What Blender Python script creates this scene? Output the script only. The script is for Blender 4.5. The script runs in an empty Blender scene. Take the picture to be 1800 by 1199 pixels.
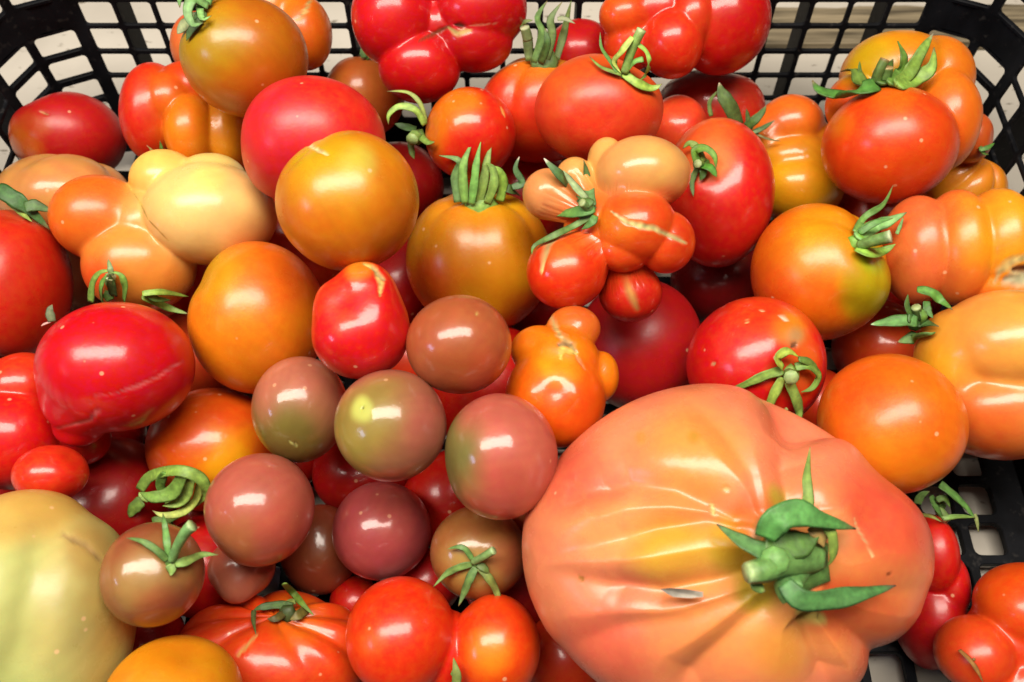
import bpy, math, random
import numpy as np

scene = bpy.context.scene
# ------------------------------------------------------------------ camera
F_PX = 1600.0                                   # focal length in pixels of the 1800 x 1199 photograph
PITCH = math.radians(59.0)
CAM = np.array([0.0, 0.0, 0.324])               # 32 cm above the floor of the crate
R_ = np.array([1.0, 0.0, 0.0])
U_ = np.array([0.0, math.sin(PITCH), math.cos(PITCH)])
FW = np.array([0.0, math.cos(PITCH), -math.sin(PITCH)])
cd = bpy.data.cameras.new("camera"); cam = bpy.data.objects.new("camera", cd)
scene.collection.objects.link(cam)
cam.location = CAM; cam.rotation_euler = (math.pi/2 - PITCH, 0, 0)
cd.sensor_width = 36.0; cd.lens = 36.0*F_PX/1800.0
cd.clip_start = 0.01; cd.clip_end = 20.0
scene.camera = cam
cd.dof.use_dof = True; cd.dof.focus_distance = 0.285; cd.dof.aperture_fstop = 16.0; cd.dof.aperture_blades = 7
# ------------------------------------------------------------------ world, lamps, exposure
w = bpy.data.worlds.new("World"); scene.world = w; w.use_nodes = True
w.node_tree.nodes["Background"].inputs[0].default_value = (1.0, 0.90, 0.80, 1)
w.node_tree.nodes["Background"].inputs[1].default_value = 0.05
def area(name, loc, target, sx, sy, power, col, spread=180):
    l = bpy.data.lights.new(name, 'AREA'); l.shape = 'RECTANGLE'; l.size = sx; l.size_y = sy
    l.energy = power; l.color = col; l.spread = math.radians(spread)
    o = bpy.data.objects.new(name, l); scene.collection.objects.link(o)
    o.location = loc
    from mathutils import Vector
    o.rotation_euler = (Vector(target)-Vector(loc)).to_track_quat('-Z', 'X' if sx < sy else 'Y').to_euler()
    return o
lamp = area("ceiling_lamp", (-0.22, 0.08, 1.15), (0, 0.12, 0), 1.45, 0.38, 34.0, (1.0, 0.91, 0.79))
lamp.rotation_euler = (0, 0, math.radians(5))
area("window_light", (-1.5, -0.45, 0.75), (0, 0.1, 0.05), 0.20, 0.38, 3.2, (0.52, 0.62, 1.0))
scene.view_settings.view_transform = 'Standard'; scene.view_settings.look = 'None'
scene.view_settings.exposure = 0.0; scene.view_settings.gamma = 1.0
scene.cycles.use_denoising = True
scene.cycles.max_bounces = 8

# ------------------------------------------------------------------ helpers
COL = scene.collection
rng = np.random.RandomState(7)
def lin(c):
    c = np.asarray(c, float)/255.0
    return np.where(c <= 0.04045, c/12.92, ((c+0.055)/1.055)**2.4)
def unproject(px, py, d):
    return CAM + d*(FW + (px-900)/F_PX*R_ + (600-py)/F_PX*U_)
def link(name, mesh, parent=None):
    o = bpy.data.objects.new(name, mesh); COL.objects.link(o)
    if parent is not None: o.parent = parent
    return o
def make_mesh(name, V, faces, smooth=True, mat=None, attrs=None):
    me = bpy.data.meshes.new(name)
    V = np.asarray(V, np.float32)
    if isinstance(faces, np.ndarray) and faces.ndim == 2:
        n, k = faces.shape
        me.vertices.add(len(V)); me.vertices.foreach_set("co", V.ravel())
        me.loops.add(n*k); me.loops.foreach_set("vertex_index", faces.astype(np.int32).ravel())
        me.polygons.add(n)
        me.polygons.foreach_set("loop_start", np.arange(0, n*k, k, dtype=np.int32))
        me.polygons.foreach_set("loop_total", np.full(n, k, np.int32))
        me.update(calc_edges=True)
    else:
        me.from_pydata([tuple(v) for v in V], [], [tuple(f) for f in faces])
    me.polygons.foreach_set("use_smooth", np.full(len(me.polygons), smooth, bool))
    for nm, (dom, arr) in (attrs or {}).items():
        if arr.ndim == 2:
            a = me.attributes.new(nm, 'FLOAT_COLOR', dom)
            full = np.ones((len(arr), 4), np.float32); full[:, :3] = arr
            a.data.foreach_set("color", full.ravel())
        else:
            a = me.attributes.new(nm, 'FLOAT', dom); a.data.foreach_set("value", arr.astype(np.float32))
    if mat: me.materials.append(mat)
    me.update()
    return me
def tag(o, label=None, cat=None, group=None, kind=None):
    if label: o['label'] = label
    if cat: o['category'] = cat
    if group: o['group'] = group
    if kind: o['kind'] = kind
    return o

# ------------------------------------------------------------------ materials
def new_mat(name):
    m = bpy.data.materials.new(name); m.use_nodes = True
    nt = m.node_tree
    return m, nt, nt.nodes["Principled BSDF"]
def N(nt, t, **kw):
    n = nt.nodes.new(t)
    for k, v in kw.items(): setattr(n, k, v)
    return n
def skin_material(name, rough, coat, coat_rough, sss=0.20, speck=0.55):
    m, nt, b = new_mat(name); L = nt.links.new
    at = N(nt, "ShaderNodeAttribute", attribute_name="tint")
    ck = N(nt, "ShaderNodeAttribute", attribute_name="cork")
    tc = N(nt, "ShaderNodeTexCoord")
    n1 = N(nt, "ShaderNodeTexNoise"); n1.inputs["Scale"].default_value = 70; n1.inputs["Detail"].default_value = 5
    n2 = N(nt, "ShaderNodeTexNoise"); n2.inputs["Scale"].default_value = 900; n2.inputs["Detail"].default_value = 2
    L(tc.outputs["Object"], n1.inputs["Vector"]); L(tc.outputs["Object"], n2.inputs["Vector"])
    mr = N(nt, "ShaderNodeMapRange"); mr.inputs[1].default_value = .3; mr.inputs[2].default_value = .7
    mr.inputs[3].default_value = .90; mr.inputs[4].default_value = 1.08
    L(n1.outputs["Fac"], mr.inputs[0])
    hs = N(nt, "ShaderNodeHueSaturation"); L(mr.outputs[0], hs.inputs["Value"]); L(at.outputs["Color"], hs.inputs["Color"])
    n5 = N(nt, "ShaderNodeTexNoise"); n5.inputs["Scale"].default_value = 420; n5.inputs["Detail"].default_value = 4; n5.inputs["Roughness"].default_value = .7
    L(tc.outputs["Object"], n5.inputs["Vector"])
    mr2 = N(nt, "ShaderNodeMapRange"); mr2.inputs[1].default_value = .3; mr2.inputs[2].default_value = .7
    mr2.inputs[3].default_value = .4955; mr2.inputs[4].default_value = .5045
    L(n5.outputs["Fac"], mr2.inputs[0]); L(mr2.outputs[0], hs.inputs["Hue"])
    # tiny pale lenticels, few and uneven
    vo = N(nt, "ShaderNodeTexVoronoi"); vo.inputs["Scale"].default_value = 210
    L(tc.outputs["Object"], vo.inputs["Vector"])
    lt = N(nt, "ShaderNodeMapRange"); lt.inputs[1].default_value = .10; lt.inputs[2].default_value = .17
    lt.inputs[3].default_value = 1; lt.inputs[4].default_value = 0
    L(vo.outputs["Distance"], lt.inputs[0])
    sp = N(nt, "ShaderNodeSeparateColor"); L(vo.outputs["Color"], sp.inputs[0])
    gt = N(nt, "ShaderNodeMath", operation='GREATER_THAN'); gt.inputs[1].default_value = .93
    L(sp.outputs[0], gt.inputs[0])
    mu = N(nt, "ShaderNodeMath", operation='MULTIPLY'); L(gt.outputs[0], mu.inputs[0]); L(lt.outputs[0], mu.inputs[1])
    mu2 = N(nt, "ShaderNodeMath", operation='MULTIPLY'); L(mu.outputs[0], mu2.inputs[0]); mu2.inputs[1].default_value = speck
    mx = N(nt, "ShaderNodeMix", data_type='RGBA'); L(mu2.outputs[0], mx.inputs["Factor"])
    L(hs.outputs[0], mx.inputs[6]); mx.inputs[7].default_value = (.75, .45, .25, 1)
    L(mx.outputs[2], b.inputs["Base Color"])
    rr = N(nt, "ShaderNodeMapRange"); rr.inputs[3].default_value = rough; rr.inputs[4].default_value = .75
    L(ck.outputs["Fac"], rr.inputs[0]); 
    ra = N(nt, "ShaderNodeMath", operation='MULTIPLY_ADD'); L(n1.outputs["Fac"], ra.inputs[0]); ra.inputs[1].default_value = .12
    L(rr.outputs[0], ra.inputs[2]); L(ra.outputs[0], b.inputs["Roughness"])
    cw = N(nt, "ShaderNodeMapRange"); cw.inputs[3].default_value = coat; cw.inputs[4].default_value = 0
    L(ck.outputs["Fac"], cw.inputs[0]); L(cw.outputs[0], b.inputs["Coat Weight"])
    b.inputs["Coat Roughness"].default_value = coat_rough
    b.inputs["Specular IOR Level"].default_value = .22; b.inputs["Coat IOR"].default_value = 1.55
    b.inputs["Subsurface Weight"].default_value = sss
    b.inputs["Subsurface Radius"].default_value = (1.0, .35, .15)
    b.inputs["Subsurface Scale"].default_value = .0055
    bp = N(nt, "ShaderNodeBump"); bp.inputs["Strength"].default_value = .035; bp.inputs["Distance"].default_value = .0006
    L(n2.outputs["Fac"], bp.inputs["Height"])
    n3 = N(nt, "ShaderNodeTexNoise"); n3.inputs["Scale"].default_value = 130; n3.inputs["Detail"].default_value = 3
    L(tc.outputs["Object"], n3.inputs["Vector"])
    b2 = N(nt, "ShaderNodeBump"); b2.inputs["Strength"].default_value = .10; b2.inputs["Distance"].default_value = .0016
    L(n3.outputs["Fac"], b2.inputs["Height"]); L(bp.outputs[0], b2.inputs["Normal"]); L(b2.outputs[0], b.inputs["Normal"])
    L(b2.outputs[0], b.inputs["Coat Normal"])
    # bloom: the wax is rubbed off unevenly
    n4 = N(nt, "ShaderNodeTexNoise"); n4.inputs["Scale"].default_value = 45; n4.inputs["Detail"].default_value = 7; n4.inputs["Roughness"].default_value = .65
    L(tc.outputs["Object"], n4.inputs["Vector"])
    cr2 = N(nt, "ShaderNodeMapRange"); cr2.inputs[1].default_value = .35; cr2.inputs[2].default_value = .68
    cr2.inputs[3].default_value = coat_rough*.75; cr2.inputs[4].default_value = coat_rough*1.5
    L(n4.outputs["Fac"], cr2.inputs[0]); L(cr2.outputs[0], b.inputs["Coat Roughness"])
    return m
SKIN = {
    'gloss': skin_material("tomato_skin_glossy", .38, .60, .17),
    'mid':   skin_material("tomato_skin", .40, .55, .23),
    'satin': skin_material("tomato_skin_satin", .42, .50, .31),
    'cherry': skin_material("cherry_tomato_skin", .38, .70, .16, speck=.35),
}
def green_material():
    m, nt, b = new_mat("tomato_calyx_green"); L = nt.links.new
    at = N(nt, "ShaderNodeAttribute", attribute_name="tint")
    tc = N(nt, "ShaderNodeTexCoord")
    n = N(nt, "ShaderNodeTexNoise"); n.inputs["Scale"].default_value = 500; n.inputs["Detail"].default_value = 6
    L(tc.outputs["Object"], n.inputs["Vector"])
    mr = N(nt, "ShaderNodeMapRange"); mr.inputs[1].default_value = .3; mr.inputs[2].default_value = .7
    mr.inputs[3].default_value = .7; mr.inputs[4].default_value = 1.25; L(n.outputs["Fac"], mr.inputs[0])
    hs = N(nt, "ShaderNodeHueSaturation"); L(mr.outputs[0], hs.inputs["Value"]); L(at.outputs["Color"], hs.inputs["Color"])
    L(hs.outputs[0], b.inputs["Base Color"]); b.inputs["Roughness"].default_value = .55
    b.inputs["Subsurface Weight"].default_value = .08; b.inputs["Subsurface Scale"].default_value = .0015
    bp = N(nt, "ShaderNodeBump"); bp.inputs["Strength"].default_value = .35; bp.inputs["Distance"].default_value = .0006
    L(n.outputs["Fac"], bp.inputs["Height"]); L(bp.outputs[0], b.inputs["Normal"])
    return m
GREEN = green_material()
def plastic_material():
    m, nt, b = new_mat("black_crate_plastic"); L = nt.links.new
    tc = N(nt, "ShaderNodeTexCoord")
    n = N(nt, "ShaderNodeTexNoise"); n.inputs["Scale"].default_value = 60; n.inputs["Detail"].default_value = 6
    L(tc.outputs["Object"], n.inputs["Vector"])
    cr = N(nt, "ShaderNodeValToRGB"); cr.color_ramp.elements[0].color = (.0025, .0027, .0035, 1)
    cr.color_ramp.elements[1].color = (.010, .011, .014, 1); cr.color_ramp.elements[0].position = .35; cr.color_ramp.elements[1].position = .75
    L(n.outputs["Fac"], cr.inputs[0])
    nd = N(nt, "ShaderNodeTexNoise"); nd.inputs["Scale"].default_value = 330; nd.inputs["Detail"].default_value = 5; L(tc.outputs["Object"], nd.inputs["Vector"])
    md = N(nt, "ShaderNodeMapRange"); md.inputs[1].default_value = .60; md.inputs[2].default_value = .78; md.inputs[4].default_value = .5; L(nd.outputs["Fac"], md.inputs[0])
    mxd = N(nt, "ShaderNodeMix", data_type='RGBA'); L(md.outputs[0], mxd.inputs["Factor"]); L(cr.outputs[0], mxd.inputs[6]); mxd.inputs[7].default_value = (.06, .055, .05, 1)
    L(mxd.outputs[2], b.inputs["Base Color"])
    b.inputs["Roughness"].default_value = .6; b.inputs["Specular IOR Level"].default_value = .10
    return m
PLASTIC = plastic_material()
def table_material():
    m, nt, b = new_mat("pale_painted_board"); L = nt.links.new
    tc = N(nt, "ShaderNodeTexCoord")
    n = N(nt, "ShaderNodeTexNoise"); n.inputs["Scale"].default_value = 14; n.inputs["Detail"].default_value = 8
    L(tc.outputs["Object"], n.inputs["Vector"])
    cr = N(nt, "ShaderNodeValToRGB"); cr.color_ramp.elements[0].color = (.36, .33, .28, 1)
    cr.color_ramp.elements[1].color = (.47, .435, .375, 1); cr.color_ramp.elements[0].position = .3; cr.color_ramp.elements[1].position = .6
    L(n.outputs["Fac"], cr.inputs[0])
    mp = N(nt, "ShaderNodeMapping"); mp.inputs["Scale"].default_value = (60, 170, 60); L(tc.outputs["Object"], mp.inputs["Vector"])
    n2 = N(nt, "ShaderNodeTexNoise"); n2.inputs["Scale"].default_value = 1.5; n2.inputs["Detail"].default_value = 3
    L(mp.outputs[0], n2.inputs["Vector"])
    st = N(nt, "ShaderNodeMapRange"); st.inputs[1].default_value = .655; st.inputs[2].default_value = .70; L(n2.outputs["Fac"], st.inputs[0])
    mx = N(nt, "ShaderNodeMix", data_type='RGBA'); L(st.outputs[0], mx.inputs["Factor"]); L(cr.outputs[0], mx.inputs[6])
    mx.inputs[7].default_value = (.12, .10, .07, 1)
    L(mx.outputs[2], b.inputs["Base Color"]); b.inputs["Roughness"].default_value = .7
    return m
def wood_material():
    m, nt, b = new_mat("weathered_wood"); L = nt.links.new
    tc = N(nt, "ShaderNodeTexCoord")
    mp = N(nt, "ShaderNodeMapping"); mp.inputs["Scale"].default_value = (9, 150, 150); L(tc.outputs["Object"], mp.inputs["Vector"])
    n = N(nt, "ShaderNodeTexNoise"); n.inputs["Scale"].default_value = 2; n.inputs["Detail"].default_value = 6; L(mp.outputs[0], n.inputs["Vector"])
    cr = N(nt, "ShaderNodeValToRGB"); cr.color_ramp.elements[0].color = (.05, .038, .02, 1)
    cr.color_ramp.elements[1].color = (.26, .21, .13, 1); cr.color_ramp.elements[0].position = .32; cr.color_ramp.elements[1].position = .65
    L(n.outputs["Fac"], cr.inputs[0]); L(cr.outputs[0], b.inputs["Base Color"]); b.inputs["Roughness"].default_value = .8
    bp = N(nt, "ShaderNodeBump"); bp.inputs["Strength"].default_value = .5; bp.inputs["Distance"].default_value = .001
    L(n.outputs["Fac"], bp.inputs["Height"]); L(bp.outputs[0], b.inputs["Normal"])
    return m

# ------------------------------------------------------------------ setting: pale table top and a weathered board behind the crate
HX, YB, YF, CX = 0.197, 0.300, -0.25, -0.004      # crate: half width, back, front, centre
RC, LEAN, HT = 0.0225, math.tan(math.radians(4)), 0.135
def box(x0, x1, y0, y1, z0, z1):
    V = [(x, y, z) for z in (z0, z1) for y in (y0, y1) for x in (x0, x1)]
    Fc = [(0, 2, 3, 1), (4, 5, 7, 6), (0, 1, 5, 4), (2, 6, 7, 3), (0, 4, 6, 2), (1, 3, 7, 5)]
    return V, Fc
V, Fc = box(-1.6, 1.6, -1.2, 1.8, -0.05, -0.012)
t = link("table_top", make_mesh("table_top", V, Fc, False, table_material())); tag(t, kind='structure')
def plank():
    V, Fc = [], []
    nx = 40
    prof = [(-.014, 0), (-.014, .006), (-.012, .008), (.012, .008), (.014, .006), (.014, 0)]
    for i in range(nx+1):
        x = .0+.5*i/nx
        wob = .0006*math.sin(i*1.3)+.0004*math.sin(i*2.9)
        for (y, z) in prof: V.append((x, y+wob*(1 if y > 0 else .4)+.02*(x-.25), z))
    k = len(prof)
    for i in range(nx):
        for j in range(k):
            a, b_ = i*k+j, i*k+(j+1) % k
            Fc.append((a, b_, b_+k, a+k))
    Fc.append(tuple(range(k-1, -1, -1))); Fc.append(tuple(nx*k+j for j in range(k)))
    return V, Fc
V, Fc = plank()
o = link("wooden_plank", make_mesh("wooden_plank", V, Fc, False, wood_material()))
o.location = (0.125, 0.399, -0.0118)
tag(o, "weathered brown wooden plank lying on the pale table behind the crate", "plank")

# ------------------------------------------------------------------ the black crate
crate = bpy.data.objects.new("plastic_crate", None); COL.objects.link(crate); crate.location = (CX, .02, -.008)
tag(crate, "black plastic lattice crate holding the heap of mixed tomatoes", "crate")
ORG = np.array([CX, .02, -.008])
def perim(s_seg, tt):
    """rounded rectangle: returns point and outward normal. s_seg in back,right,front,left + corners, tt 0..1"""
    hx, r = HX, RC
    cy0, cy1 = YF, YB
    if s_seg == 'back':  p = (-(hx-r)+2*(hx-r)*tt, cy1); n = (0, 1)
    elif s_seg == 'right': p = (hx, cy1-r-(cy1-cy0-2*r)*tt); n = (1, 0)
    elif s_seg == 'front': p = ((hx-r)-2*(hx-r)*tt, cy0); n = (0, -1)
    elif s_seg == 'left': p = (-hx, cy0+r+(cy1-cy0-2*r)*tt); n = (-1, 0)
    else:
        sx, sy, a0 = {'br': (1, 1, 90), 'fr': (1, -1, 0), 'fl': (-1, -1, -90), 'bl': (-1, 1, 180)}[s_seg]
        a = math.radians(a0-90*tt); n = (math.cos(a), math.sin(a))
        c = (sx*(hx-r), cy1-r if sy > 0 else cy0+r); p = (c[0]+r*n[0], c[1]+r*n[1])
    return p, n
def wallmap(seg):
    def f(tt, z, off):
        p, n = perim(seg, tt)
        k = off+z*LEAN
        return np.array([CX+p[0]+n[0]*k, p[1]+n[1]*k, z]) - ORG
    return f
def lattice(fm, ss, zs, bar_s, bar_z, th, solid, rad=.0013):
    """a moulded panel: one rounded opening per cell (or a solid cell), given thickness th; ss in 0..1 with length scale in bar_s"""
    V, Fc = [], []
    def addv(a, z, o):
        V.append(fm(a, z, o)); return len(V)-1
    for i in range(len(ss)-1):
        for j in range(len(zs)-1):
            a0, a1, z0, z1 = ss[i], ss[i+1], zs[j], zs[j+1]
            if solid(i, j):
                nsub = 3
                for k in range(nsub):
                    b0, b1 = a0+(a1-a0)*k/nsub, a0+(a1-a0)*(k+1)/nsub
                    q = [addv(b0, z0, 0), addv(b1, z0, 0), addv(b1, z1, 0), addv(b0, z1, 0)]
                    q2 = [addv(b0, z0, th), addv(b1, z0, th), addv(b1, z1, th), addv(b0, z1, th)]
                    Fc.append(q); Fc.append(q2[::-1])
                continue
            ha, hz = bar_s/2, bar_z/2
            rs, rz = rad*bar_s/bar_z, rad
            hole, outer = [], []
            for (qa, qz, ang) in ((a1-ha-rs, z1-hz-rz, 0), (a0+ha+rs, z1-hz-rz, 90), (a0+ha+rs, z0+hz+rz, 180), (a1-ha-rs, z0+hz+rz, 270)):
                for k in range(4):
                    t_ = math.radians(ang+90*k/3)
                    hole.append((qa+rs*math.cos(t_), qz+rz*math.sin(t_)))
                cxr = {0: (a1, z1), 90: (a0, z1), 180: (a0, z0), 270: (a1, z0)}[ang]
                e1 = {0: (a1, qz), 90: (qa, z1), 180: (a0, qz), 270: (qa, z0)}[ang]
                e2 = {0: (qa, z1), 90: (a0, qz), 180: (qa, z0), 270: (a1, qz)}[ang]
                outer += [e1, cxr, cxr, e2]
            n = len(hole)
            bv = .0003                                         # softened edge on both faces of every bar
            cs, cz = (a0+a1)/2, (z0+z1)/2
            def grow(p, g): return (p[0]+(g*bar_s/bar_z)*(1 if p[0] > cs else -1), p[1]+g*(1 if p[1] > cz else -1))
            rings = [[addv(*p, 0) for p in outer], [addv(*grow(p, bv), 0) for p in hole], [addv(*p, bv) for p in hole],
                     [addv(*p, th-bv) for p in hole], [addv(*grow(p, bv), th) for p in hole], [addv(*p, th) for p in outer]]
            for ra, rb in zip(rings[:-1], rings[1:]):
                for k in range(n):
                    k2 = (k+1) % n
                    if ra[k] == ra[k2]: continue
                    Fc.append((ra[k], ra[k2], rb[k2], rb[k]))
    return V, Fc
ZR = [0.0]+[.0185+.0125*k for k in range(8)]+[HT]
def wall_part(seg, name, length, ncell, post):
    cells = np.linspace(post/length, 1-post/length, ncell+1)
    ss = [0.0]+list(cells)+[1.0] if post > 0 else list(cells)
    sol = lambda i, j: j == 0 or j == len(ZR)-2 or (post > 0 and (i == 0 or i == len(ss)-2))
    V, Fc = lattice(wallmap(seg), ss, ZR, .0021/length, .0021, .0016, sol)
    link(name, make_mesh(name, V, Fc, False, PLASTIC), crate)
    # upright fins standing out from the back of the panel
    fm = wallmap(seg); Vf, Ff = [], []
    for k in range(1, ncell+1, 2):
        s = cells[k]; h = .0011/length
        for (z0, z1) in ((0.0, HT-.002),):
            idx = len(Vf)
            for z in (z0, z1):
                for (a, o_) in ((s-h, .0014), (s+h, .0014), (s+h, .0125), (s-h, .0125)): Vf.append(fm(a, z, o_))
            Ff += [tuple(idx+q for q in f) for f in ((0, 1, 5, 4), (1, 2, 6, 5), (2, 3, 7, 6), (3, 0, 4, 7), (0, 3, 2, 1), (4, 5, 6, 7))]
    link("outer_fins", make_mesh("outer_fins", Vf, Ff, False, PLASTIC), crate)
Lb, Ls = 2*(HX-RC), (YB-YF-2*RC)
wall_part('back', "lattice_wall", Lb, 22, .002)
wall_part('left', "lattice_wall", Ls, 33, .002)
wall_part('right', "lattice_wall", Ls, 33, .002)
wall_part('front', "lattice_wall", Lb, 22, .002)
for c in ('br', 'fr', 'fl', 'bl'):
    Lc = RC*math.pi/2
    ss = [0, .03, .5, .97, 1.0]
    V, Fc = lattice(wallmap(c), ss, ZR, .0030/Lc, .0030, .0022, lambda i, j: j in (0, 5, 8) or i in (0, 3))
    link("corner_panel", make_mesh("corner_panel", V, Fc, False, PLASTIC), crate)
# rim round the top
V, Fc = [], []
segs = ['back', 'br', 'right', 'fr', 'front', 'fl', 'left', 'bl']
path = []
for s in segs:
    for k in range(8 if len(s) == 2 else 4): path.append((s, k/(8 if len(s) == 2 else 4)))
prof = [(-.004, HT-.006), (-.004, HT+.002), (-.002, HT+.004), (.011, HT+.004), (.013, HT+.002), (.013, HT-.010), (.010, HT-.010), (.010, HT-.001), (-.001, HT-.001)]
for (s, tt) in path:
    fm = wallmap(s)
    for (o_, z) in prof: V.append(fm(tt, z, o_))
kp = len(prof)
for i in range(len(path)):
    i2 = (i+1) % len(path)
    for j in range(kp):
        j2 = (j+1) % kp
        Fc.append((i*kp+j, i2*kp+j, i2*kp+j2, i*kp+j2))
link("rim", make_mesh("rim", V, Fc, False, PLASTIC), crate)
# floor grid
def floormap(a, b_, o_): return np.array([CX+a, b_, -.0005-o_]) - ORG
nx, ny = 24, 34
fx = np.linspace(-.187, .187, nx+1); fy = np.linspace(YF+.012, YB-.012, ny+1)
def fsolid(i, j):
    x, y = (fx[i]+fx[i+1])/2, (fy[j]+fy[j+1])/2
    return (abs(x) > HX-RC and (y > YB-RC or y < YF+RC))
V, Fc = lattice(floormap, list(fx), list(fy), .0034, .0034, .0032, fsolid, rad=.0024)
for (x0, x1, y0, y1) in ((-HX-.001, -.187, YF+RC, YB-RC), (.187, HX+.001, YF+RC, YB-RC), (-HX+RC, HX-RC, YB-.012, YB+.001), (-HX+RC, HX-RC, YF-.001, YF+.012)):
    vb, fb = box(CX+x0, CX+x1, y0, y1, -.0035, -.0007)
    i0 = len(V); V += [np.array(v)-ORG for v in vb]; Fc += [tuple(i0+q for q in f) for f in fb]
# skew rib under the floor
for (ax, ay, bx, by) in ((.105, .155, .175, .085), (-.17, .20, -.10, .27)):
    dv = np.array([bx-ax, by-ay]); dv /= np.linalg.norm(dv); nv = np.array([-dv[1], dv[0]])*.0016
    i0 = len(V)
    for z in (-.0078, -.0040):
        for p in ((ax-nv[0], ay-nv[1]), (bx-nv[0], by-nv[1]), (bx+nv[0], by+nv[1]), (ax+nv[0], ay+nv[1])):
            V.append(np.array([p[0], p[1], z])-ORG)
    Fc += [tuple(i0+q for q in f) for f in ((0, 1, 5, 4), (1, 2, 6, 5), (2, 3, 7, 6), (3, 0, 4, 7), (0, 3, 2, 1), (4, 5, 6, 7))]
link("floor_grid", make_mesh("floor_grid", V, Fc, False, PLASTIC), crate)

# ------------------------------------------------------------------ the fruit
NPH, NTH = 144, 96
def sphere_dirs(axis, nph=NPH, nth=NTH):
    ax = np.asarray(axis, float); ax /= np.linalg.norm(ax)
    h = np.array([0, 0, 1.0]) if abs(ax[2]) < .8 else np.array([0, 1.0, 0])
    e1 = np.cross(h, ax); e1 /= np.linalg.norm(e1); e2 = np.cross(ax, e1)
    th = np.linspace(0, math.pi, nth+1)[1:-1]; ph = np.arange(nph)*2*math.pi/nph
    T, P = np.meshgrid(th, ph, indexing='ij')
    T = np.concatenate([[0], T.ravel(), [math.pi]]); P = np.concatenate([[0], P.ravel(), [0]])
    D = np.cos(T)[:, None]*ax + (np.sin(T)*np.cos(P))[:, None]*e1 + (np.sin(T)*np.sin(P))[:, None]*e2
    return D, T, P
def sphere_faces(nph=NPH, nth=NTH):
    rows = nth-1
    q = []
    i = np.arange(rows-1)[:, None]; j = np.arange(nph)[None, :]
    a = 1+i*nph+j; b_ = 1+i*nph+(j+1) % nph
    quads = np.stack([a, a+nph, b_+nph, b_], -1).reshape(-1, 4)
    last = 1+rows*nph
    top = np.array([(0, 1+k, 1+(k+1) % nph) for k in range(nph)])
    bot = np.array([(last, 1+(rows-1)*nph+(k+1) % nph, 1+(rows-1)*nph+k) for k in range(nph)])
    return quads, top, bot
QF0, TF0, BF0 = sphere_faces()
def blobnoise(D, seed, freq=2.2, n=10):
    r = np.random.RandomState(seed); out = np.zeros(len(D))
    for _ in range(n):
        k = r.normal(size=3)*freq; out += np.sin(D@k+r.uniform(0, 6.28))
    return out/math.sqrt(n/2)/2
def smin(a, b_, k):
    h = np.clip(.5+.5*(b_-a)/k, 0, 1)
    return b_*(1-h)+a*h-k*h*(1-h)
def sd_ell(p, c, r):
    q = (p-c)/r; k0 = np.linalg.norm(q, axis=1); k1 = np.linalg.norm(q/r, axis=1)
    return k0*(k0-1)/np.maximum(k1, 1e-6)
def seg_dist(P, pts):
    d = np.full(len(P), 1e9); tt = np.zeros(len(P)); n = len(pts)-1
    for i in range(n):
        a, b_ = np.array(pts[i][:2], float), np.array(pts[i+1][:2], float)
        ab = b_-a; t_ = np.clip(((P-a)@ab)/max(ab@ab, 1e-9), 0, 1)
        di = np.linalg.norm(P-(a+t_[:, None]*ab), axis=1)
        m = di < d; d[m] = di[m]; tt[m] = (i+t_[m])/n
    return d, tt

PLACED = []         # (centre, [(offset local px, radii px)], d)
def cam_local(p): return np.array([p@R_, p@U_, -(p@FW)])
def rad_along(e, r): return 1/math.sqrt((e[0]/r[0])**2+(e[1]/r[1])**2+(e[2]/r[2])**2)
def lobes_world(c0, d, lobes):
    out = []; s = d/F_PX
    for off, r in lobes: out.append((c0+s*(off[0]*R_+off[1]*U_-off[2]*FW), np.array(r)*s))
    return out
def settle(u0, v0, lobes, tol):
    """slide the fruit away from the eye until it rests on the floor, on a crate side or on a fruit already lying there"""
    d = .16
    best = d
    while d < .52:
        c = CAM+d*(FW+u0*R_+v0*U_)
        ok = True
        for p, r in lobes_world(c, d, lobes):
            rz = float(np.mean(r)); k = p[2]*LEAN
            if p[2]-rz*.93 < 0: ok = False; break
            if p[1]+rz*.97 > YB+k-.001 or p[0]+rz*.97 > CX+HX+k or p[0]-rz*.97 < CX-HX-k: 
                if abs(u0*F_PX) < 880: ok = False; break
            for q, rq in PLACED:
                v = q-p; L_ = np.linalg.norm(v)
                if L_ > r.max()+rq.max(): continue
                e = cam_local(v/L_)
                if L_ < tol*(rad_along(e, r)+rad_along(e, rq)): ok = False; break
            if not ok: break
        if not ok: break
        best = d; d += .0012
    return best

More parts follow.
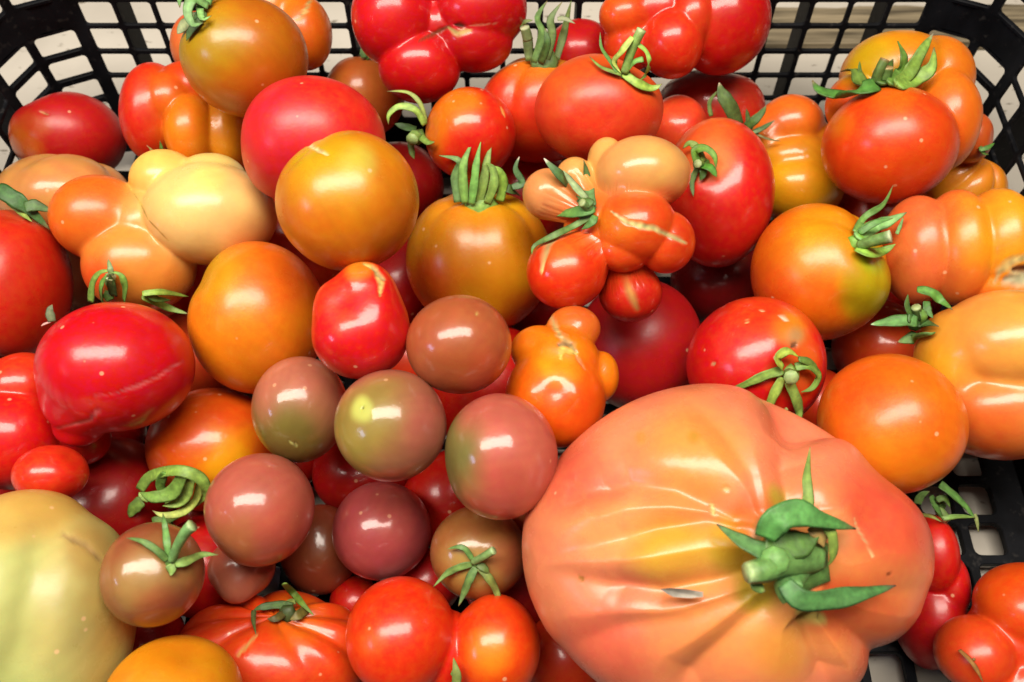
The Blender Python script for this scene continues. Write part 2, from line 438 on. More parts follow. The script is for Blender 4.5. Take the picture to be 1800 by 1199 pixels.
LOG = []; SURF = {}
def ribbon(pts, w0, w1=None, thick=.24, col=(96, 140, 60), tipcol=None, res=5, round_=False):
    """a fleshy strap along local points (N,3 px, z to the eye); returns verts, quads, colours"""
    P = np.array(pts, float)
    n = len(P)
    tt = np.linspace(0, n-1, (n-1)*res+1); out = []
    for t_ in tt:                                              # Catmull-Rom
        i = min(int(t_), n-2); f = t_-i
        p0, p1, p2, p3 = P[max(i-1, 0)], P[i], P[i+1], P[min(i+2, n-1)]
        out.append(.5*((2*p1)+(-p0+p2)*f+(2*p0-5*p1+4*p2-p3)*f*f+(-p0+3*p1-3*p2+p3)*f**3))
    C_ = np.array(out); m = len(C_)
    T = np.gradient(C_, axis=0); T /= np.maximum(np.linalg.norm(T, axis=1), 1e-6)[:, None]
    Z = np.array([0.15, 0.25, 1.0])
    K = 8; V, cols = [], []
    ph0 = rng.uniform(0, 6.28); tw = 0 if round_ else rng.uniform(-.5, .5)
    for i in range(m):
        f = i/(m-1)
        side = np.cross(T[i], Z); L_ = np.linalg.norm(side); side = side/L_ if L_ > .15 else np.array([1.0, 0, 0])
        up = np.cross(side, T[i])
        a = tw*math.sin(f*3+ph0); side, up = side*math.cos(a)+up*math.sin(a), up*math.cos(a)-side*math.sin(a)
        if round_: wd = w0+(((w1 if w1 is not None else w0))-w0)*f; th = wd
        else:
            prof = (1-f**3.2)*(.80+.25*math.sin(f*math.pi)**.8)*(1+.07*math.sin(f*17+ph0))
            wd = max(w0*prof, w0*.07)/1.0; th = max(wd*thick, w0*.09)
        for k in range(K):
            an = 2*math.pi*k/K
            x, z = math.cos(an)*wd*.5, math.sin(an)*th*.5
            if not round_: z += abs(math.cos(an))**2*wd*.16-wd*.06    # edges turned up, a groove along the middle
            V.append(C_[i]+side*x+up*z)
            c = lin(col)*.82
            if not round_: c = c*(.72+.5*(1-abs(math.cos(an))))*(1+.1*math.sin(f*23+k+ph0))
            if tipcol is not None and f > .86: c = lin(tipcol)*min(1, (f-.86)/.1)+c*(1-min(1, (f-.86)/.1))
            cols.append(c)
    Fq = [(i*K+k, i*K+(k+1) % K, (i+1)*K+(k+1) % K, (i+1)*K+k) for i in range(m-1) for k in range(K)]
    n0 = len(V)
    V.append(C_[0]); cols.append(lin(col)); V.append(C_[-1]); cols.append(lin(tipcol if tipcol else col))
    Fq += [(n0, (k+1) % K, k) for k in range(K)]+[(n0+1, (m-1)*K+k, (m-1)*K+(k+1) % K) for k in range(K)]
    return np.array(V), Fq, np.array(cols)

def tomato(name, label, px, py, rx, ry, rz=None, axis=(0, .6, .8), col=(200, 40, 20), col2=None, sh=(.5, 1.1), ribs=None,
           dimple=.10, lobes=None, patches=(), scars=(), calyx=None, grooves=(), res=None, skin='mid', tol=.965, noise=.018, group=None, seed=None,
           blend=10, d=None, mott=None, cat="tomato", bump=()):
    seed = seed or (int(px*7+py*13) % 9973)
    rm = (rx+ry)/2
    rz = rz or rm
    sq = (1-(rm/F_PX)**2)
    u0, v0 = (px-900)/F_PX*sq, (600-py)/F_PX*sq
    kx, ky = 1/math.sqrt(1+u0*u0), 1/math.sqrt(1+v0*v0)
    # contact shapes in local pixels
    if lobes:
        ls = []
        for lb in lobes:
            z = lb[4]; g = 1-z/F_PX
            off = ((lb[0]-900)*g-u0*F_PX, (600-lb[1])*g-v0*F_PX, z)
            ls.append((np.array(off), np.array([lb[2]*kx, lb[3]*ky, (lb[2]+lb[3])/2*(lb[6] if len(lb) > 6 else 1)])*g))
    else:
        ls = [(np.zeros(3), np.array([rx*kx, ry*ky, rz]))]
    if d is None: d = settle(u0, v0, ls, tol)
    c0 = CAM+d*(FW+u0*R_+v0*U_); s = d/F_PX
    for p, r in lobes_world(c0, d, ls): PLACED.append((p, r))
    LOG.append((name, px, py, round(d, 3), [round(float(x), 3) for x in c0], round(rm*s, 4)))
    QF, TF, BF = sphere_faces(*res) if res else (QF0, TF0, BF0)
    D, T, P = sphere_dirs(axis, *(res or (NPH, NTH)))
    if lobes:
        org = np.mean([l[0] for l in ls], axis=0) if len(ls) < 3 else np.average([l[0] for l in ls], axis=0, weights=[l[1].prod() for l in ls])
        t_ = np.full(len(D), max(np.linalg.norm(l[0]-org)+l[1].max() for l in ls)*1.02)
        def sdf(p):
            e = None
            for o_, r in ls:
                di = sd_ell(p, o_, r); e = di if e is None else smin(e, di, blend)
            return e
        for _ in range(70):
            t_ = np.maximum(t_-.75*np.maximum(sdf(org+D*t_[:, None]), -4), 3)
        t_ *= 1+noise*.6*blobnoise(D, seed, 4)
        X = org+D*t_[:, None]
        wts = np.stack([np.exp(-np.clip(sd_ell(X, o_, r), -40, 80)/9.0) for o_, r in ls], 1); wts /= wts.sum(1, keepdims=True)
        cc = np.stack([lin(l[5] if l[5] is not None else col) for l in lobes])
        tint = wts@cc
    else:
        m = 1-dimple*np.exp(-(T/.42)**2)-dimple*.22*np.exp(-((math.pi-T)/.3)**2)
        if ribs:
            n, amp, ph0 = ribs[:3]
            rr = np.random.RandomState(seed)
            e_all = np.zeros(len(D))
            for k in range(n):                               # uneven furrows: own spacing, depth, width and length
                pk = ph0+2*math.pi*(k+rr.uniform(-.24, .24))/n; dk = rr.uniform(.25, 1.25); wk = rr.uniform(.10, .22)*7/n
                end = rr.uniform(1.15, 2.3)
                curve = rr.uniform(-.25, .25)
                dp = np.angle(np.exp(1j*(P-pk-curve*T)))
                sf = ribs[3] if len(ribs) > 3 else .07
                soft = np.sqrt(dp*dp+sf*sf)-sf
                along = np.clip((end+.5-T)/.9, 0, 1); along = along*along*(3-2*along)*np.clip(T/.35, 0, 1)
                e_all = np.maximum(e_all, dk*np.exp(-soft/wk)*along)
            m = m-amp*1.5*e_all+amp*.3*np.sin(T)**2
        m *= 1+noise*blobnoise(D, seed, 1.8)
        X = D*np.array([rx*kx, ry*ky, rz])*m[:, None]
        tint = np.tile(lin(col), (len(D), 1))
    if col2 is not None:
        c2 = lin(col2); e = np.clip((sh[1]-T+.25*blobnoise(D, seed+5, 3))/max(sh[1]-sh[0], .01), 0, 1); e = e*e*(3-2*e)
        tint = tint*(1-e[:, None])+c2*e[:, None]
    def proj(X):
        g = 1-X[:, 2]/F_PX
        return np.stack([900+(F_PX*u0+X[:, 0])/g, 600-(F_PX*v0+X[:, 1])/g], 1)
    PX = proj(X)
    front = np.clip((X[:, 2]/rz+.45)/.35, 0, 1); front = front*front*(3-2*front)
    SURF[label] = (PX, X, c0, s)
    cork = np.zeros(len(X))
    for (qx, qy, qr, qc, st) in patches:
        di = np.linalg.norm((PX-(qx, qy))*np.array([1, 1]), axis=1)/qr+.22*blobnoise(D, seed+int(qx), 5)
        e = np.clip(1.35-di, 0, 1); e = st*e*e*(3-2*e)*front
        tint = tint*(1-e[:, None])+lin(qc)*e[:, None]
    for sc in scars:
        pts, wd, qc = sc[:3]; depth = sc[3] if len(sc) > 3 else .04
        di, tt_ = seg_dist(PX, pts)
        wv = wd*(.35+.65*np.sin(np.clip(tt_, .03, .97)*math.pi)**.7)*(1+.35*blobnoise(D, seed+3, 14))
        e = np.clip(1.25-di/np.maximum(wv, 1), 0, 1); e = e*front
        tint = tint*(1-e[:, None])+lin(qc)*(e*(.85+.3*blobnoise(D, seed+9, 25)))[:, None]
        cork = np.maximum(cork, e); X = X*(1-depth*e[:, None]*(.6+.4*blobnoise(D, seed+2, 18)[:, None])) if not lobes else X-(X-org)*(depth*.5*e)[:, None]
    for (qx, qy, qr, amt) in bump:                           # a dent or a swelling, in pixels
        e = np.exp(-((np.linalg.norm(PX-(qx, qy), axis=1)/qr)**2))*front
        X = X*(1+(amt*e/rm)[:, None])
    if grooves:                                              # furrows that run out from the stem, lobes swelling between them
        dep = np.zeros(len(X))
        for (pts, wd, amt) in grooves:
            di, tt_ = seg_dist(PX, pts); tp = np.clip(tt_/.3, 0, 1)*np.clip((1.02-tt_)/.12, 0, 1)
            dep = np.maximum(dep, amt*np.exp(-(np.sqrt(di*di+110)-10.5)/(wd*1.3))*tp)
        X = X*(1-(dep*front/rm))[:, None]
    tint *= (1+.06*blobnoise(D, seed+1, 3.2)+.04*blobnoise(D, seed+21, 9))[:, None]
    # uneven ripening: patches drift between redder and yellower flesh
    mo = mott if mott is not None else (.06 if skin == 'cherry' else .17)
    rip = .65*blobnoise(D, seed+31, 2.6)+.35*blobnoise(D, seed+41, 7)+.08*blobnoise(D, seed+51, 19)
    tint[:, 1] *= np.clip(1+mo*rip, .55, 1.5)
    # streaks running from the stem
    tint *= (1+.025*np.sin(P*23+3*np.sin(P*5+seed))*np.sin(T)**2)[:, None]
    tint = np.clip(tint*(.90*np.array([1, 1.0, 1.0]) if skin == 'cherry' else np.array([.82, .92, .82])), .003, .8)
    Wd = c0+s*(X[:, :1]*R_+X[:, 1:2]*U_-X[:, 2:]*FW)
    base = np.array([c0[0], c0[1], Wd[:, 2].min()])
    me = bpy.data.meshes.new("fruit")
    Fall = [QF, TF, BF]
    nq, nt_, nb = len(QF), len(TF), len(BF)
    Vv = (Wd-base).astype(np.float32)
    me.vertices.add(len(Vv)); me.vertices.foreach_set("co", Vv.ravel())
    loops = np.concatenate([QF.ravel(), TF.ravel(), BF.ravel()]).astype(np.int32)
    # orientation: make faces point outwards
    me.loops.add(len(loops)); me.loops.foreach_set("vertex_index", loops)
    tot = np.concatenate([np.full(nq, 4), np.full(nt_+nb, 3)]).astype(np.int32)
    st = np.concatenate([[0], np.cumsum(tot)[:-1]]).astype(np.int32)
    me.polygons.add(len(tot)); me.polygons.foreach_set("loop_start", st); me.polygons.foreach_set("loop_total", tot)
    me.update(calc_edges=True)
    me.polygons.foreach_set("use_smooth", np.ones(len(tot), bool))
    a = me.attributes.new("tint", 'FLOAT_COLOR', 'POINT')
    full = np.ones((len(Vv), 4), np.float32); full[:, :3] = tint; a.data.foreach_set("color", full.ravel())
    a = me.attributes.new("cork", 'FLOAT', 'POINT'); a.data.foreach_set("value", cork.astype(np.float32))
    me.materials.append(SKIN[skin]); me.update()
    if not calyx:
        o = link(name, me); o.location = base
        tag(o, label, cat, group); return o
    root = bpy.data.objects.new(name, None); COL.objects.link(root); root.location = base
    root.empty_display_size = .01
    tag(root, label, cat, group)
    link("fruit", me, root)
    # ---- calyx
    def surf_z(qx, qy):
        di = np.linalg.norm(PX-(qx, qy), axis=1); m = di < 7
        return X[m, 2].max() if m.any() else None
    cq = calyx['c']; zc = surf_z(*cq)
    if zc is None: zc = 0.0
    def loc(qx, qy, h, zdef):
        z = surf_z(qx, qy)
        if z is None: z = zdef
        z = max(z, zdef-60)+h
        g = 1-z/F_PX
        return np.array([(qx-900)*g-F_PX*u0, (600-qy)*g-F_PX*v0, z]), z-h
    def to_world(Vl): return c0+s*(Vl[:, :1]*R_+Vl[:, 1:2]*U_-Vl[:, 2:]*FW)-base
    cw = calyx.get('hub', 9)
    gcol = calyx.get('col', (98, 140, 62))
    p, _ = loc(cq[0], cq[1], 1, zc)
    # hub: a shallow puckered disc
    Vh, Fh, Ch = [p+np.array([0, 0, cw*.35])], [], [lin(gcol)]
    for r_i, (rr, hh) in enumerate(((.5, .34), (.85, .15), (1.0, -.2), (.6, -.5))):
        for k in range(12):
            a_ = 2*math.pi*k/12; q = rr*cw*(1+.12*math.sin(5*a_+seed))
            Vh.append(p+np.array([math.cos(a_)*q, math.sin(a_)*q, hh*cw])); Ch.append(lin(gcol)*.9)
    for k in range(12):
        Fh.append((0, 1+k, 1+(k+1) % 12))
        for r_i in range(3): Fh.append((1+r_i*12+k, 1+(r_i+1)*12+k, 1+(r_i+1)*12+(k+1) % 12, 1+r_i*12+(k+1) % 12))
    hub = link("calyx", make_mesh("calyx", to_world(np.array(Vh)), Fh, True, GREEN, {'tint': ('POINT', np.array(Ch))}), root)
    for sp in calyx.get('sepals', ()):
        pts, wd = sp[0], sp[1]
        c_ = sp[2] if len(sp) > 2 and sp[2] else gcol; tip = sp[3] if len(sp) > 3 else None
        zl = zc; LP = []
        for q in pts:
            h = q[2] if len(q) > 2 else 5
            if len(q) > 3:                                    # absolute height above the calyx base
                z = zc+q[3]; g = 1-z/F_PX; LP.append(np.array([(q[0]-900)*g-F_PX*u0, (600-q[1])*g-F_PX*v0, z])); continue
            v_, zl = loc(q[0], q[1], h, zl); LP.append(v_)
        jit = rng.uniform(.86, 1.14, 3)
        if tip is None and rng.uniform() < .6: tip = (112, 98, 58)
        Vs, Fs, Cs = ribbon(LP, wd, col=np.clip(np.array(c_)*jit.mean()*np.array([.9+.25*(jit[0]-.86)/.28, 1, .95]), 0, 255), tipcol=tip)
        link("sepal", make_mesh("sepal", to_world(Vs), Fs, True, GREEN, {'tint': ('POINT', np.clip(Cs, .004, .7))}), hub)
    for sk in calyx.get('stalks', ()):
        pts, r0, r1 = sk[:3]; c_ = sk[3] if len(sk) > 3 else gcol; tip = sk[4] if len(sk) > 4 else (150, 165, 110)
        LP = []
        for q in pts:
            z = zc+(q[2] if len(q) > 2 else 8); g = 1-z/F_PX
            LP.append(np.array([(q[0]-900)*g-F_PX*u0, (600-q[1])*g-F_PX*v0, z]))
        Vs, Fs, Cs = ribbon(LP, r0*2, r1*2, col=c_, tipcol=tip, round_=True)
        link("stalk", make_mesh("stalk", to_world(Vs), Fs, True, GREEN, {'tint': ('POINT', np.clip(Cs, .004, .7))}), hub)
    return root
# ------------------------------------------------------------------ tomatoes, deepest first
G1, G2, G3 = "large tomatoes heaped in the crate", "dark cherry tomatoes lying on the heap", "small tomatoes heaped in the crate"
RED, DRED, ORG_, GOLD, PEACH = (205, 22, 14), (150, 8, 10), (226, 92, 18), (214, 128, 14), (236, 180, 108)
GL, GM, GD = (132, 172, 78), (98, 140, 62), (60, 98, 42)
FILL = []
# half hidden ones low in the gaps
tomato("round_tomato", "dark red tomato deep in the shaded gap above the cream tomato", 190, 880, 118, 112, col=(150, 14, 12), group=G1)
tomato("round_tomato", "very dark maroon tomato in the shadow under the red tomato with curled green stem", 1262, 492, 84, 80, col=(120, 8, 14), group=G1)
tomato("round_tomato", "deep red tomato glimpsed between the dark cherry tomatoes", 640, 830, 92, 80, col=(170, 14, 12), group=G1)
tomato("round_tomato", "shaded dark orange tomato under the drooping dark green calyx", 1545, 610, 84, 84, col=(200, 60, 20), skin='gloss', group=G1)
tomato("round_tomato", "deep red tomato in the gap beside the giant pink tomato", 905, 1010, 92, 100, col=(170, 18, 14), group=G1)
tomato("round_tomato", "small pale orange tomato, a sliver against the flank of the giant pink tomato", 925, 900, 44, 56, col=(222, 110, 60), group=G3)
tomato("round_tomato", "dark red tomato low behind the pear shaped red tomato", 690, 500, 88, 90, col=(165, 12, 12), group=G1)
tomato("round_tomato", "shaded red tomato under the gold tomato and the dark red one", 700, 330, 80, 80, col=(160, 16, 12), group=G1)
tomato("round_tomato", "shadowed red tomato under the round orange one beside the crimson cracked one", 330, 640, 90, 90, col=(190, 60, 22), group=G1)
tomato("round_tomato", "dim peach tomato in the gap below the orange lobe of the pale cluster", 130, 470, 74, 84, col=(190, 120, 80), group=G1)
tomato("ribbed_tomato", "yellow orange ribbed tomato wedged by the crate wall behind the big ribbed one", 1692, 330, 78, 62, col=(226, 130, 28), ribs=(7, .10, .4), axis=(.3, .7, .4), group=G1)
tomato("round_tomato", "small brownish orange tomato with a green stem against the crate lattice", 1706, 242, 42, 46, col=(206, 82, 30), axis=(.7, -.2, .6), group=G3,
       calyx=dict(c=(1725, 262), hub=5, sepals=[([(1722, 264), (1736, 260), (1748, 252)], 9), ([(1722, 262), (1730, 270), (1738, 272)], 7)]))
for (fx_, fy_, fr_) in ((796, 879, .018), (994, 1158, .015), (364, 996, .018), (859, 681, .024), (1534, 384, .021), (247, 1131, .015), (913, 348, .024), (508, 438, .024), (751, 1023, .012), (625, 1059, .009), (337, 501, .018),
                        (949, 537, .015), (1606, 528, .012), (1435, 717, .015), (202, 762, .012), (526, 816, .009), (715, 636, .015), (4, 870, .018), (346, 906, .009)):
    dz_ = unproject(fx_, fy_, 1.0)-CAM; fd_ = (CAM[2]-fr_)/-dz_[2]
    FILL.append((fx_, fy_, fr_*F_PX/fd_, fd_))
# back rows
tomato("round_tomato", "dark red tomato with an orange patch in the corner of the crate", 118, 240, 104, 80, col=(190, 20, 18), axis=(-.4, .75, .4), skin='satin',
       patches=[(40, 250, 44, (205, 95, 12), .85)], scars=[([(70, 196), (84, 202)], 2.5, (225, 150, 110))], group=G1)
tomato("round_tomato", "dark red tomato half hidden behind the bristling upright calyx", 1020, 95, 62, 62, col=(178, 12, 14), group=G1)
tomato("round_tomato", "dark red shaded tomato beneath the red lobed one near the lattice", 1248, 195, 98, 76, col=(186, 42, 26), axis=(.2, .8, .3), skin='gloss', group=G1)
tomato("round_tomato", "red orange tomato squeezed between two large red ones under the lattice", 1192, 228, 52, 62, col=(222, 66, 34), skin='gloss', group=G3)
tomato("lobed_tomato", "orange lobed tomato with a beige seam, behind the olive gold one", 450, 60, 120, 80, axis=(-.3, .7, .5), col=(222, 104, 22),
       lobes=[(352, 82, 52, 62, 0, (214, 96, 50)), (476, 22, 62, 62, 0, (222, 108, 16)), (535, 58, 50, 68, 4, (214, 92, 16)), (440, 80, 92, 66, -8, None)],
       scars=[([(546, 0), (536, 22), (524, 36)], 4, (206, 170, 110))], group=G1)
tomato("round_tomato", "brownish orange tomato under the crimson lobed one", 640, 168, 72, 74, col=(205, 98, 40), axis=(.1, .9, .2), group=G1,
       calyx=dict(c=(645, 100), hub=6, sepals=[([(640, 102, 2), (638, 92, 3), (637, 82, 4)], 12, GM), ([(648, 100, 2), (654, 95, 4), (657, 90, 4)], 9, GM)]))
tomato("ribbed_tomato", "orange red tomato carrying a tall bundle of upright green sepals", 950, 190, 108, 96, col=(212, 48, 16), col2=(214, 110, 22), sh=(.5, 1.3), axis=(.05, .8, .45), ribs=(6, .05, 0), group=G1,
       calyx=dict(c=(957, 108), hub=24, col=(92, 122, 62), sepals=[
        ([(930, 108), (926, 60, 12), (919, 42, 20), (936, 36, 26)], 17, (98, 128, 66)), ([(938, 110), (953, 62, 24), (944, 32, 30), (962, 2, 30)], 14, (112, 144, 76)),
        ([(960, 110), (970, 62, 18), (968, 34, 24), (988, 4, 30)], 15, (84, 116, 56)), ([(978, 106), (990, 62, 12), (996, 34, 18), (1004, 2, 24)], 14, (104, 132, 72)),
        ([(950, 112), (962, 78, 30), (958, 50, 34)], 13, (74, 104, 48)), ([(980, 34, 24), (994, 34, 26), (1011, 42, 26)], 9, (150, 160, 120))],
        stalks=[([(928, 70, 22), (922, 48, 36)], 9, 8, (120, 140, 86), (165, 170, 130))]))
tomato("ribbed_tomato", "orange to yellow ribbed tomato topped by small withered dark leaves", 1396, 285, 84, 112, col=(222, 134, 22), axis=(-.7, .6, -.2), skin='gloss', blend=8, group=G1,
       lobes=[(1388, 222, 62, 54, 10, (218, 92, 26)), (1398, 282, 74, 48, 16, (222, 132, 26)), (1402, 330, 80, 62, 20, (226, 150, 18)), (1350, 250, 46, 60, 0, (216, 100, 28)), (1440, 300, 46, 84, 0, (220, 126, 24))],
       calyx=dict(c=(1316, 222), hub=10, col=(70, 104, 52), sepals=[
        ([(1300, 224, 0, 50), (1282, 188, 0, 84), (1269, 166, 0, 92), (1264, 146, 0, 96)], 27, (84, 118, 62), (180, 160, 130)), ([(1250, 205, 0, 84), (1247, 180, 0, 90), (1264, 158, 0, 94)], 8, (80, 112, 56)),
        ([(1314, 224, 0, 48), (1324, 214, 0, 56), (1338, 200, 0, 60), (1347, 186, 0, 64)], 15, (76, 108, 46)), ([(1322, 234, 0, 44), (1340, 226, 0, 48), (1362, 212, 0, 50)], 9, (80, 116, 56)),
        ([(1325, 234, 0, 43), (1350, 245, 0, 43), (1373, 249, 0, 43)], 5, (96, 104, 60)), ([(1317, 224, 0, 48), (1314, 206, 0, 52), (1312, 192, 0, 56)], 10, (66, 94, 40))]))
tomato("lobed_tomato", "red and orange lobed tomato wedged behind the olive gold and the crimson ones", 310, 205, 100, 95, axis=(.2, .2, .9), col=(206, 36, 14),
       lobes=[(272, 200, 60, 90, 0, (206, 34, 16)), (300, 178, 52, 54, 22, (222, 92, 18)), (338, 232, 50, 66, 34, (230, 118, 16)), (404, 235, 42, 70, 10, (222, 128, 20)), (330, 160, 60, 50, 0, (210, 40, 14))], blend=5,
       group=G1,
       calyx=dict(c=(279, 268), hub=4, sepals=[([(276, 276), (268, 266), (258, 256)], 5, (150, 150, 90), (200, 150, 120)), ([(283, 276), (284, 262), (281, 248)], 7, GM)]))
tomato("lobed_tomato", "bright red lobed tomato with an orange knob, leaning on the back lattice", 1195, 40, 150, 105, axis=(-.3, .2, .9), col=(208, 24, 14),
       lobes=[(1098, 28, 46, 42, 40, (222, 82, 20)), (1180, 78, 56, 64, 42, (212, 44, 16)), (1268, 36, 84, 100, 0, (192, 16, 12)), (1108, 72, 48, 58, 12, (216, 56, 20)), (1190, -10, 80, 50, 18, (205, 20, 14)), (1150, 30, 90, 66, 0, (190, 14, 12)), (1214, 30, 44, 60, 44, (216, 60, 26))], blend=4, skin='gloss', group=G1)
tomato("lobed_tomato", "glossy crimson lobed tomato with a split brown scar, highest against the back lattice", 770, 55, 155, 115, axis=(.15, -.1, .95), col=(200, 8, 18),
       lobes=[(692, 34, 76, 86, 22, (206, 14, 24)), (846, 18, 82, 72, 26, (196, 6, 18)), (834, 72, 68, 56, 16, (190, 6, 16)), (738, 118, 72, 66, 12, (200, 8, 14)), (770, -20, 90, 60, 0, (200, 10, 20)), (780, 60, 90, 70, -20, (170, 4, 12))], blend=4, skin='gloss',
       scars=[([(738, 72), (770, 56), (792, 46)], 5, (120, 50, 24), .06), ([(790, 50), (806, 60), (826, 54)], 6, (196, 150, 100), .05), ([(800, 44), (818, 46)], 5, (90, 30, 14), .1), ([(828, 46), (872, 42)], 2, (214, 110, 90))], group=G1)
tomato("round_tomato", "small red orange tomato with a curling pale green calyx on its side", 825, 236, 80, 82, col=(214, 38, 16), axis=(-.85, .05, .5), col2=(220, 100, 20), sh=(.2, 1.0),
       patches=[(800, 180, 48, (222, 112, 18), .85)], scars=[([(880, 188), (888, 206)], 2.5, (226, 150, 80))], group=G3, skin='gloss',
       calyx=dict(c=(735, 240), hub=14, col=(104, 142, 62), sepals=[
        ([(748, 214, 4), (738, 182, 14), (716, 163, 16), (680, 161, 10)], 9, (136, 166, 80)), ([(747, 220, 10), (730, 194, 26), (702, 188, 30), (684, 202, 26), (683, 220, 20)], 13, GL),
        ([(738, 240, 14), (752, 252, 16), (764, 250, 10)], 13, (140, 168, 78)), ([(732, 228, 8), (712, 224, 10), (694, 218, 6)], 15, (72, 104, 50)), ([(722, 250, 8), (724, 268, 4), (728, 280, 0)], 12, (80, 112, 52))],
        stalks=[([(730, 240, 16), (724, 246, 30)], 12, 11, (118, 152, 76), (140, 165, 100))]))
tomato("round_tomato", "salmon red tomato with a looped bright green calyx at its shoulder", 1053, 194, 114, 98, col=(220, 58, 26), skin='satin', axis=(.5, .75, .4), col2=(222, 92, 26), sh=(.3, 1.2), group=G1,
       patches=[(990, 140, 60, (226, 96, 26), .6)],
       calyx=dict(c=(1100, 132), hub=10, col=GL, sepals=[
        ([(1096, 130, 5), (1120, 147, 7), (1146, 156, 8), (1164, 148, 10)], 16, (140, 182, 78)), ([(1092, 132, 6), (1080, 128, 8), (1055, 118, 8), (1036, 100, 10)], 10, (120, 162, 80)),
        ([(1085, 128, 8), (1072, 108, 22), (1057, 84, 30), (1055, 57, 34)], 8, (118, 156, 78)), ([(1120, 78, 34), (1136, 92, 32), (1141, 112, 28), (1135, 132, 18), (1122, 144, 8)], 10, (134, 176, 80)),
        ([(1112, 66, 40), (1094, 90, 36), (1080, 110, 26), (1092, 130, 10)], 12, (146, 184, 90)), ([(1131, 105, 26), (1115, 110, 24), (1102, 128, 10)], 11, (130, 170, 78))],
        stalks=[([(1098, 128, 6), (1110, 90, 26), (1128, 52, 46)], 7, 8, (142, 180, 90), (172, 190, 130))]))
tomato("round_tomato", "large round olive gold tomato with drooping pale green sepals, high on the heap", 428, 98, 113, 108, col=(186, 98, 10), axis=(-.72, .6, .35), dimple=.08, skin='mid', group=G1,
       patches=[(370, 75, 72, (176, 134, 10), .9), (440, 160, 70, (196, 92, 10), .6)], d=.312,
       calyx=dict(c=(352, 30), hub=12, col=(120, 160, 92), sepals=[
        ([(372, 6, 6), (345, -8, 20), (318, -4, 26), (316, 14, 22)], 15, (128, 170, 96)), ([(366, 12, 8), (340, 0, 24), (330, 22, 28), (340, 44, 22), (362, 38, 10)], 17, (124, 168, 100)),
        ([(362, 14, 8), (352, 12, 22), (356, 34, 20), (372, 28, 8)], 13, (140, 180, 108)), ([(352, 36, 6), (336, 54, 6), (328, 72, 2)], 15, (84, 116, 62)), ([(346, 30, 4), (324, 46, 4), (312, 60, 0)], 22, (150, 168, 124)), ([(375, 0, 6), (366, -14, 14), (372, -26, 18)], 14, (96, 136, 74))]))
tomato("ribbed_tomato", "peach ribbed tomato under the dark red one in the crate corner", 112, 350, 128, 82, col=(208, 132, 74), col2=(200, 140, 70), axis=(.2, .95, -.2), ribs=(6, .06, .3), skin='gloss', group=G1)
tomato("round_tomato", "large crimson pink egg shaped tomato behind the yellow gold one", 550, 246, 128, 114, col=(212, 24, 40), axis=(.3, .7, -.4), skin='satin',
       patches=[(600, 165, 95, (218, 44, 20), .8), (455, 240, 60, (214, 30, 26), .5)], bump=[(450, 330, 60, 10)], group=G1)
tomato("round_tomato", "round red tomato with a tightly curled green stem facing out", 1262, 338, 98, 130, col=(208, 30, 20), axis=(-.35, .32, .88), dimple=.12, col2=(232, 120, 70), sh=(.1, .5),
       patches=[(1240, 240, 62, (226, 100, 40), .7)], group=G1, skin='gloss',
       calyx=dict(c=(1234, 290), hub=15, col=(84, 128, 48), sepals=[
        ([(1236, 285, 8), (1226, 262, 18), (1212, 252, 22), (1200, 262, 20)], 13, (110, 150, 68)), ([(1225, 285, 14), (1222, 266, 26), (1240, 262, 30), (1256, 276, 24), (1258, 300, 12)], 16, (98, 146, 52)),
        ([(1230, 292, 12), (1248, 296, 20), (1260, 312, 10)], 18, (86, 140, 48)), ([(1226, 296, 8), (1216, 318, 8), (1219, 346, 5)], 12, (84, 118, 66)), ([(1234, 292, 10), (1236, 306, 10), (1230, 318, 6)], 14, (66, 106, 40))],
        stalks=[([(1234, 292, 8), (1226, 288, 26)], 8, 7)]))
tomato("ribbed_tomato", "golden orange tomato with a crown of upright green sepals, centre of the heap", 842, 455, 127, 130, col=(200, 114, 10), axis=(-.02, .86, .42), ribs=(5, .05, .5), dimple=.16, skin='mid',
       col2=(206, 140, 18), sh=(.2, 1.1), patches=[(740, 520, 70, (214, 70, 14), .8), (775, 345, 50, (218, 118, 26), .7), (950, 560, 60, (190, 60, 14), .6)], group=G1,
       calyx=dict(c=(842, 360), hub=30, col=(120, 160, 66), sepals=[
        ([(806, 356, 4), (802, 315, 14), (807, 284, 26), (772, 274, 26)], 18, (92, 140, 84)), ([(818, 358, 6), (814, 320, 18), (816, 285, 26), (831, 249, 30)], 16, (112, 160, 76)),
        ([(829, 360, 8), (834, 320, 22), (838, 285, 30), (845, 250, 32)], 14, (128, 174, 84)), ([(842, 360, 8), (850, 320, 20), (856, 285, 26), (864, 252, 28)], 16, (116, 164, 76)),
        ([(856, 358, 6), (868, 325, 16), (866, 298, 22), (853, 286, 26)], 16, (106, 152, 70)), ([(878, 354, 4), (884, 325, 12), (879, 303, 20), (862, 292, 24)], 17, (136, 172, 66), (200, 200, 140)),
        ([(885, 330, 0), (900, 335, -4), (915, 345, -6)], 18, (56, 92, 40)), ([(900, 330, 0), (918, 322, -2), (906, 298, 2), (913, 276, 4)], 13, (70, 104, 52), (190, 180, 160))]))
tomato("round_tomato", "large smooth dark crimson tomato in the shade beside the orange lumpy one", 1126, 606, 112, 118, col=(190, 18, 22), axis=(-.2, .3, -.9), skin='satin', group=G1)
